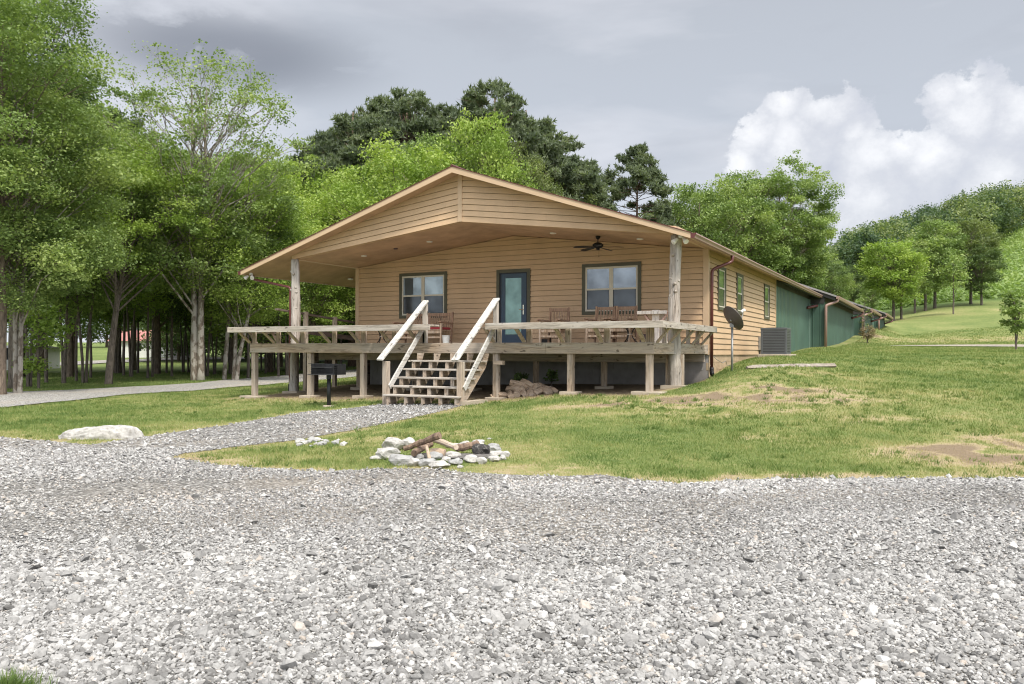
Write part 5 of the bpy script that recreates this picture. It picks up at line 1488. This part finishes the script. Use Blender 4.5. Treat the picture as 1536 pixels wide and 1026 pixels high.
# --- pines behind the cabin
for px, Y, k, ty, wd, lab in ((492, 70, 'pine2', 205, 1.1, 'small dark pine at the left end of the roof-line clump'), (528, 66, 'pine3', 168, .95, 'left pine of the clump behind the left half of the cabin roof'),
                              (572, 68, 'pine', 148, 1.0, 'second pine from the left in the clump behind the left half of the roof'), (608, 64, 'pine', 138, 1.0, 'tallest pine of the clump behind the left half of the roof'),
                              (648, 69, 'pine3', 160, .9, 'right pine of the clump behind the left half of the cabin roof'), (702, 66, 'pine2', 150, 1.0, 'pine at the left shoulder of the tallest pine behind the gable'), (740, 62, 'pine', 124, .95, 'tallest dark pine, rising behind the gable peak'),
                              (788, 66, 'pine3', 165, .95, 'broad pine to the right of the tallest one'), (832, 68, 'pine', 195, .95, 'second pine to the right of the tallest one'), (862, 72, 'pine2', 238, .95, 'lower pine at the right end of the pine clump'),
                              (955, 76, 'pine2', 222, .95, 'lone round-topped pine above the right roof slope'), (172, 62, 'pine2', 172, .95, 'dark pine showing between the left trees and the airy tree'), (110, 60, 'pine2', 160, 1.05, 'dark pine behind the far left trees')):
    top_at(k, px, Y, ty, lab, 'pine_tree', wd, rz=px * .37)
for px, Y, k, ty, wd, lf, lab in ((610, 50, 'broad', 222, .95, 'leaf_bright', 'bright green tree just above the left roof slope'), (655, 56, 'broad2', 212, .75, 'leaf_mid', 'mid-green tree in front of the pine gap left of the gable peak'),
                             (722, 55, 'broad', 178, .62, 'leaf_bright', 'bright green narrow tree directly behind the gable peak'), (560, 57, 'broad2', 236, .85, 'leaf_bright', 'yellow-green tree at the left end of the roof'),
                             (778, 58, 'broad2', 218, .6, 'leaf_olive', 'olive green tree right of the gable peak'), (835, 66, 'broad', 268, .8, 'leaf_olive', 'olive green tree behind the middle of the right roof slope')):
    top_at(k, px, Y, ty, lab, 'broadleaf_tree', wd, lf, px * .1)
# --- big trees behind the right end of the cabin
TM['right_big'] = tree_meshes('right_big', 51, 17.5, 4, 5.0, .34, 'bark_pale', 'leaf_mid', 300, 420, .16, forks=2, airy=.5, spread=.09, asym=(1.2, .4), shape=1.2)
for px, Y, k, ty, wd, lf, lab in ((1178, 82, 'right_big', 246, .95, 'leaf_mid', 'tall spreading tree with airy top at the right of the group behind the cabin'), (1110, 80, 'broad2', 258, .9, 'leaf_mid', 'full green tree in the middle of the group behind the right eave'),
                             (1048, 78, 'broad', 274, .85, 'leaf_mid', 'full green tree at the left of the group behind the right eave'), (1008, 84, 'broad2', 300, .85, 'leaf_olive', 'olive tree beside the lone pine'),
                             (1165, 92, 'broad', 330, 1, 'leaf_mid', 'green tree low behind the first metal building'), (1212, 96, 'broad2', 372, 1, 'leaf_dark', 'dark green tree behind the metal buildings'), (1246, 100, 'broad', 392, 1, 'leaf_mid', 'lower green tree above the second metal building'),
                             (1280, 108, 'broad2', 398, .9, 'leaf_dark', 'dark rounded tree above the farthest metal building'), (1308, 104, 'broad', 420, .9, 'leaf_mid', 'small green tree behind the end of the metal buildings'), (1082, 96, 'broad2', 290, .9, 'leaf_bright', 'bright green tree far behind the cabin')):
    top_at(k, px, Y, ty, lab, 'broadleaf_tree', wd, lf, px * .3)
# --- trees on the hillside lawn
for px, Y, k, s, lf, lab in ((1340, 84, 'hill', .98, 'leaf_bright', 'bright green tree at the left end of the hillside row'), (1352, 86, 'hill2', .78, 'leaf_mid', 'smaller green tree tucked beside the leftmost hillside tree'), (1372, 94, 'hill2', .80, 'leaf_mid', 'slim tree between the first two hillside trees'),
                             (1388, 95, 'hill', 1.02, 'leaf_mid', 'mid-green tree in the middle of the hillside row'), (1402, 97, 'hill2', 1.12, 'leaf_mid', 'tallest tree of the hillside row'), (1456, 98, 'hill2', 1.08, 'leaf_olive', 'olive green tree at the right end of the hillside row'),
                             (1472, 95, 'hill', .82, 'leaf_dark', 'dark thin-stemmed tree at the far right of the hillside row')):
    x, y = pxy(px, Y); plant(TM[k], x, y, lab, 'hillside_tree', rz=px * .7, sc=s, leaf=lf)
x, y = pxy(1430, 84); plant(TM['sapling'], x, y, 'young sapling in front of the gap in the hillside row', 'sapling', sc=1.1)
T = tree_meshes('shrub_right', 61, 2.1, .5, .42, .02, 'bark_dark', 'leaf_mid', 40, 60, .10, spread=.26, forks=3)
x, y = pxy(1524, 33); plant(T, x, y, 'young leafy shrub tree at the right edge of the photo', 'shrub', 'shrub', sc=1.1)
MB_ = None
T = tree_meshes('shrub_brown', 62, 1.5, .25, .62, .03, 'bark_dark', 'leaf_brown', 34, 40, .09, spread=.24, forks=3)
x, y = pxy(1301, 43); plant(T, x, y, 'dry brown bush by the corner of the second metal building', 'shrub', 'shrub', sc=.62)
T = tree_meshes('shrub_grey', 63, 2.4, .5, .5, .03, 'bark_dark', 'leaf_olive', 18, 14, .08, spread=.22)
x, y = pxy(1296, 46); plant(T, x, y, 'thin grey-green bush rising behind the dry brown bush', 'shrub', 'shrub')
T = tree_meshes('potplant', 64, .55, .08, .16, .012, 'bark_dark', 'leaf_dark', 10, 26, .09, spread=.35)
for px, lab in ((802 - 20, 'small dark weed growing behind the firewood pile, left'), (827, 'small dark weed growing behind the firewood pile, right')):
    q = pt(px, 580, 19.8); plant(T, q.x, q.y, lab, 'weed', 'weed', rz=px, sc=.9)

# --- wooded hill: a merged far-off wood, and vine-covered slope
def far_wood():
    rng = np.random.default_rng(5); Cs = []; 
    while len(Cs) < 290:
        px = rng.uniform(1120, 1950); Y = rng.uniform(150, 285)
        u = (px - CX) / CF
        # keep the vine slope open on the right
        lim = 168 + max(0, (px - 1400)) * .42
        if Y < lim: continue
        x, y = CP.x + (u * Y) * _c - Y * _s, CP.y + (u * Y) * _s + Y * _c
        Cs.append((x, y))
    Cs = np.array(Cs); z = hgt(Cs[:, 0], Cs[:, 1]); Vs = []; Fs = []; cvs = []; off = 0
    for (x, y), zz in zip(Cs, z):
        Hh = rng.uniform(7.5, 15.5); r = rng.uniform(3.0, 6.0); k = 40
        d = rng.normal(size=(k, 3)); d /= np.linalg.norm(d, axis=1)[:, None]
        c = np.array([x, y, zz + Hh * .55]) + d * np.array([r, r, Hh * .42]) * rng.uniform(.5, 1, (k, 1)); tone = rng.choice([.0, .12, .3, .55, .9])
        V, F, cv = leaf_cloud(c, np.full((k, 3), r * .17), np.clip(tone + rng.normal(size=k) * .12, 0, 1), 52, .50, rng)
        Vs.append(V); Fs.append(F + off); cvs.append(cv); off += len(V)
    me = np_mesh('far_wood', np.concatenate(Vs), np.concatenate(Fs), M['leaf_hill'], {'cv': np.concatenate(cvs)})
    o = bpy.data.objects.new('far_wood', me); COL.objects.link(o); o['kind'] = 'stuff'; o['label'] = 'dense blue-green wood covering the ridge of the hill on the right'; o['category'] = 'wood'


def vines():
    rng = np.random.default_rng(8); px = rng.uniform(1280, 1950, 3000); Y = rng.uniform(101, 245, 3000)
    lo = 103 + (1536 - px) * .03; k = (Y > lo) & (Y < 180 + np.maximum(0, px - 1400) * .44); px, Y = px[k], Y[k]
    u = (px - CX) / CF; x = CP.x + u * Y * _c - Y * _s; y = CP.y + u * Y * _s + Y * _c
    z = hgt(x, y); n = len(x); r = rng.uniform(.5, 2.3, n)
    C = np.stack([x, y, z + r * .2], -1)
    V, F, cv = leaf_cloud(C, np.stack([r, r, r * .42], -1), fbm(x * .06, y * .06, 4, 3) * 1.2 - .1 + rng.normal(size=n) * .14, 130, .42, rng)
    me = np_mesh('vine_cover', V, F, M['vine'], {'cv': cv}); o = bpy.data.objects.new('vine_cover', me); COL.objects.link(o)
    o['kind'] = 'stuff'; o['label'] = 'bright green vines and brush covering the hill slope on the right'; o['category'] = 'brush'


far_wood(); vines()

# --- far buildings glimpsed between the trunks
def far_house(px0, px1, Y, zt, lab, wall, roofm, hw=2.4, hr=1.6):
    a = pt(px0, 540, Y); b = pt(px1, 540, Y); c = (a + b) / 2; g = h1(c.x, c.y); L = (b - a).to_2d().length
    t = thing('far_house', lab, 'house', (c.x, c.y, g), YAW)
    MB().box(-L / 2, L / 2, 0, 7, -1, hw).build('wall', wall, t, world=False)
    MB().prism([(-L / 2 - .4, -.5, hw), (-L / 2 - .4, 3.5, hw + hr), (-L / 2 - .4, 7.5, hw)], (L + .8, 0, 0)).build('roof', roofm, t, world=False)
    n = max(1, int(L / 4))
    for i in range(n):
        x = -L / 2 + (i + .5) * L / n; MB().box(x - .45, x + .45, -.03, 0, .9, 1.9).build('window', M['black'], t, world=False)
mr = m_plain('faded_red_roof', (.42, .17, .15), .6, var=.15)
far_house(168, 246, 108, 0, 'white building with faded red roof seen between the tree trunks', M['white'], mr, 2.2, 1.5)
far_house(254, 278, 104, 0, 'small grey shed seen between the tree trunks right of the white building', M['block'], M['roof'], 2.2, .9)
far_house(-10, 22, 70, 0, 'pale van-like shed behind the leftmost trunks', M['white'], M['roofedge'], 1.9, .3)

# ------------------------------------------------------------------ gravel stones


def ico():
    t = (1 + 5 ** .5) / 2
    v = np.array([(-1, t, 0), (1, t, 0), (-1, -t, 0), (1, -t, 0), (0, -1, t), (0, 1, t), (0, -1, -t), (0, 1, -t), (t, 0, -1), (t, 0, 1), (-t, 0, -1), (-t, 0, 1)]) / math.sqrt(1 + t * t)
    f = np.array([(0, 11, 5), (0, 5, 1), (0, 1, 7), (0, 7, 10), (0, 10, 11), (1, 5, 9), (5, 11, 4), (11, 10, 2), (10, 7, 6), (7, 1, 8), (3, 9, 4), (3, 4, 2), (3, 2, 6), (3, 6, 8), (3, 8, 9), (4, 9, 5), (2, 4, 11), (6, 2, 10), (8, 6, 7), (9, 8, 1)])
    return v, f


def gravel_stones():
    rng = np.random.default_rng(3); bv, bf = ico(); Vs, Fs, cvs = [], [], []
    ov = np.array([(1, 0, 0), (0, 1, 0), (-1, 0, 0), (0, -1, 0), (0, 0, 1), (0, 0, -1)], float); of = np.array([(0, 1, 4), (1, 2, 4), (2, 3, 4), (3, 0, 4), (1, 0, 5), (2, 1, 5), (3, 2, 5), (0, 3, 5)])
    def batch(n, Y0, Y1, poly, smul=1.0, px0=-120, px1=1660, lo=False):
        bv_, bf_ = (ov, of) if lo else (bv, bf); nv = len(bv_)
        Y = np.sqrt(rng.uniform(Y0 ** 2, Y1 ** 2, n)); u = (rng.uniform(px0, px1, n) - CX) / CF
        x = CP.x + u * Y * _c - Y * _s; y = CP.y + u * Y * _s + Y * _c
        # finer, thinner cover in the wheel tracks
        den = fbm(x * .9, y * .9, 31, 3); track = np.exp(-((Y - 7.4 - .8 * u) / .55) ** 2) + .8 * np.exp(-((Y - 9.0 - 1.0 * u) / .5) ** 2)
        worn = 0
        for wp, wr in ((gp(170, 742), (2.6, 1.0)), (gp(620, 722), (2.4, .35)), (gp(900, 800), (1.6, .35))):
            Xw, Yw = to_XY(wp.x, wp.y); worn = worn + np.exp(-(((u * Y - Xw) / wr[0]) ** 2 + ((Y - Yw) / wr[1]) ** 2))
        k = in_poly(x, y, poly) & (rng.random(n) < .5 + 1.1 * den - .5 * track - .45 * worn); x, y, Y, track, worn = x[k], y[k], Y[k], track[k], worn[k]; n = len(x)
        r = np.exp(rng.normal(math.log(.0105), .34, n)) * smul * (1 - .25 * track); big = rng.random(n) < .010 * np.clip(7 / Y, 0, 2); r[big] *= rng.uniform(1.8, 3.0, big.sum())
        r = np.clip(r, .005, .045)
        x = x + rng.normal(0, .035, n); y = y + rng.normal(0, .035, n); z = hgt(x, y) + .010 + r * .30
        S = np.stack([r * rng.uniform(.9, 1.4, n), r * rng.uniform(.7, 1.05, n), r * rng.uniform(.5, .9, n)], -1) * (1.12 if lo else 1)
        A = rng.uniform(0, 6.28, n); tx = rng.normal(0, .28, n); ty = rng.normal(0, .28, n)
        V = bv_[None] * (1 + rng.uniform(-.15, .15, (n, nv, 1))) + rng.uniform(-.11, .11, (n, nv, 3)); V = V * S[:, None, :]
        ca, sa = np.cos(A)[:, None], np.sin(A)[:, None]
        X_ = V[..., 0] * ca - V[..., 1] * sa; Y_ = V[..., 0] * sa + V[..., 1] * ca; Z_ = V[..., 2] + X_ * tx[:, None] + Y_ * ty[:, None]
        V = np.stack([X_ + x[:, None], Y_ + y[:, None], Z_ + z[:, None]], -1)
        tone = np.clip(.40 - .03 * track + rng.normal(0, .19, n) + .30 * (fbm(x * .5, y * .5, 41, 3) - .5), 0, .93); tan = rng.random(n) < .04 + .30 * np.clip(worn, 0, 1) * (fbm(x * 2, y * 2, 55, 3)); tone[tan] = rng.uniform(.93, 1, tan.sum())
        off = sum(len(q) for q in Vs)
        Vs.append(V.reshape(-1, 3)); Fs.append((bf_[None] + (np.arange(n) * nv)[:, None, None]).reshape(-1, 3) + off); cvs.append(np.repeat(tone, nv))
    batch(150000, 2.6, 5.7, LOT, .90, -300, 1840); batch(165000, 5.4, 8.6, LOT, .84, -250, 1790, lo=True); batch(90000, 8.4, 11.5, LOT, 1.0, lo=True); batch(26000, 11.5, 19, LOT, 1.15, -100, 760, lo=True)
    V = np.concatenate(Vs); print('stones', len(V) // 12)
    me = np_mesh('gravel_stones', V, np.concatenate(Fs), M['stone'], {'cv': np.concatenate(cvs)})
    o = bpy.data.objects.new('gravel_stones', me); COL.objects.link(o); o['kind'] = 'stuff'; o['label'] = 'loose crushed grey limestone covering the parking area and path'; o['category'] = 'gravel'


gravel_stones()

# ------------------------------------------------------------------ grass


def grass():
    rng = np.random.default_rng(9); n = 800000
    Y = np.exp(rng.uniform(math.log(7.2), math.log(62), n)); px = rng.uniform(-130, 1670, n); u = (px - CX) / CF
    keep = rng.random(n) < np.clip((Y / 9) ** -.2, .3, 1); Y, u = Y[keep], u[keep]
    x = CP.x + u * Y * _c - Y * _s; y = CP.y + u * Y * _s + Y * _c
    dr = dryness(x, y); near = Y < 20
    e = np.zeros(len(x)); e[near] = edge_near(x[near], y[near], LOT, .45)
    wob = fbm(x * 7, y * 7, 51, 2)
    k = ~in_poly(x, y, LOT) & ~in_poly(x, y, LANE) & ~in_poly(x, y, RROAD)
    k &= ~((x > -W0 - .2) & (x < .25) & (y > -VD + .2)) & ~((x > -13) & (x < 1.2) & (y > 17)) & ~((x > ax0 - .1) & (x < ax0 + .85) & (y > ay0 - .1) & (y < ay0 + .8))
    k &= rng.random(len(x)) < np.clip(1.25 - dr * .9 - e * .5 * wob, .16, 1)
    x, y, Y, dr, e = x[k], y[k], Y[k], dr[k], e[k]; n = len(x)
    sc = np.clip(Y / 11, .8, 4.2)
    tall = fbm(x * 1.1, y * 1.1, 61, 3)
    h = rng.uniform(.018, .042, n) * (.5 + 1.0 * tall) * (sc ** .45) * np.where(dr > .6, .6, 1) * (1 - .35 * e); w = .0045 * sc * rng.uniform(.7, 1.4, n)
    a = rng.uniform(0, 6.28, n); ln = rng.uniform(.2, 1.0, n) * h; la = rng.uniform(0, 6.28, n)
    z = hgt(x, y)
    b0 = np.stack([x - np.cos(a) * w, y - np.sin(a) * w, z - .006], -1); b1 = np.stack([x + np.cos(a) * w, y + np.sin(a) * w, z - .006], -1)
    tp = np.stack([x + np.cos(la) * ln, y + np.sin(la) * ln, z + h], -1)
    # clumps of coarser, taller grass and weeds
    m = 2600; Yc = np.exp(rng.uniform(math.log(8), math.log(26), m)); uc = (rng.uniform(-100, 1640, m) - CX) / CF
    wx = CP.x + uc * Yc * _c - Yc * _s; wy = CP.y + uc * Yc * _s + Yc * _c
    kk = ~in_poly(wx, wy, LOT) & ~in_poly(wx, wy, LANE) & ~((wx > -W0 - .3) & (wx < .3) & (wy > -VD - .1)) & (fbm(wx * .7, wy * .7, 81, 2) > .42)
    wx, wy, Yc = wx[kk], wy[kk], Yc[kk]; m = len(wx); q = 22; j = np.repeat(np.arange(m), q); rs = rng.uniform(.02, .07, m)
    cx_ = wx[j] + rng.normal(size=m * q) * rs[j]; cy_ = wy[j] + rng.normal(size=m * q) * rs[j]; cz_ = hgt(cx_, cy_)
    hh = rng.uniform(.03, .085, m * q) * rng.uniform(.6, 1.1, m)[j]; aa_ = rng.uniform(0, 6.28, m * q); l2 = rng.uniform(0, 6.28, m * q); ww = .006 * np.clip(Yc / 11, .8, 3)[j]
    c0_ = np.stack([cx_ - np.cos(aa_) * ww, cy_ - np.sin(aa_) * ww, cz_ - .005], -1); c1_ = np.stack([cx_ + np.cos(aa_) * ww, cy_ + np.sin(aa_) * ww, cz_ - .005], -1)
    tp2 = np.stack([cx_ + np.cos(l2) * hh * .7, cy_ + np.sin(l2) * hh * .7, cz_ + hh], -1); wtone = np.clip(rng.uniform(-.05, .30, m)[j] + rng.normal(0, .05, m * q), 0, 1)
    b0 = np.concatenate([b0, c0_]); b1 = np.concatenate([b1, c1_]); tp = np.concatenate([tp, tp2])
    V = np.stack([b0, b1, tp], 1).reshape(-1, 3)
    g = fbm(x * 2.0, y * 2.0, 71, 3)
    cv = np.clip(.10 + (dr - .05) * .85 + e * .35 + (g - .5) * .6 + rng.normal(0, .12, n), 0, .95)
    cv = np.concatenate([cv, wtone]); n = len(b0)
    print('blades', n)
    me = np_mesh('grass', V, np.arange(n * 3).reshape(-1, 3), M['grass'], {'cv': np.repeat(cv, 3)})
    o = bpy.data.objects.new('grass', me); COL.objects.link(o); o['kind'] = 'stuff'; o['label'] = 'short patchy lawn grass, part green and part straw-dry'; o['category'] = 'grass'


grass()
# tuft of long grass in the near left corner
rng = np.random.default_rng(4); c = gp(8, 1052); n = 1100
a = rng.uniform(0, 6.28, n); r = np.abs(rng.normal(0, .085, n)); x = c.x + r * np.cos(a) * 1.3; y = c.y + r * np.sin(a); z = hgt(x, y)
h = rng.uniform(.06, .15, n) * np.exp(-r * 3); la = a + rng.normal(0, .7, n); ln = rng.uniform(.1, .7, n) * h; wa = rng.uniform(0, 6.28, n); w = .0022
q = np.stack([x, y, z], -1); mid = q + np.stack([np.cos(la) * ln * .35, np.sin(la) * ln * .35, h * .6], -1); tip = q + np.stack([np.cos(la) * ln, np.sin(la) * ln, h], -1); s = np.stack([np.cos(wa) * w, np.sin(wa) * w, 0 * wa], -1)
V = np.stack([q - s, q + s, mid + s * .8, mid - s * .8, tip], 1).reshape(-1, 3); b = np.arange(n)[:, None] * 5
F = np.concatenate([b + np.array([[0, 1, 2]]), b + np.array([[0, 2, 3]]), b + np.array([[3, 2, 4]])])
me = np_mesh('grass_tuft', V - np.array([c.x, c.y, c.z]), F, M['grass'], {'cv': np.repeat(np.clip(.02 + rng.normal(0, .16, n), 0, .9), 5)})
o = bpy.data.objects.new('grass_tuft', me); COL.objects.link(o); o.location = c; tag(o, 'tuft of long grass in the gravel at the near left corner', 'grass tuft')
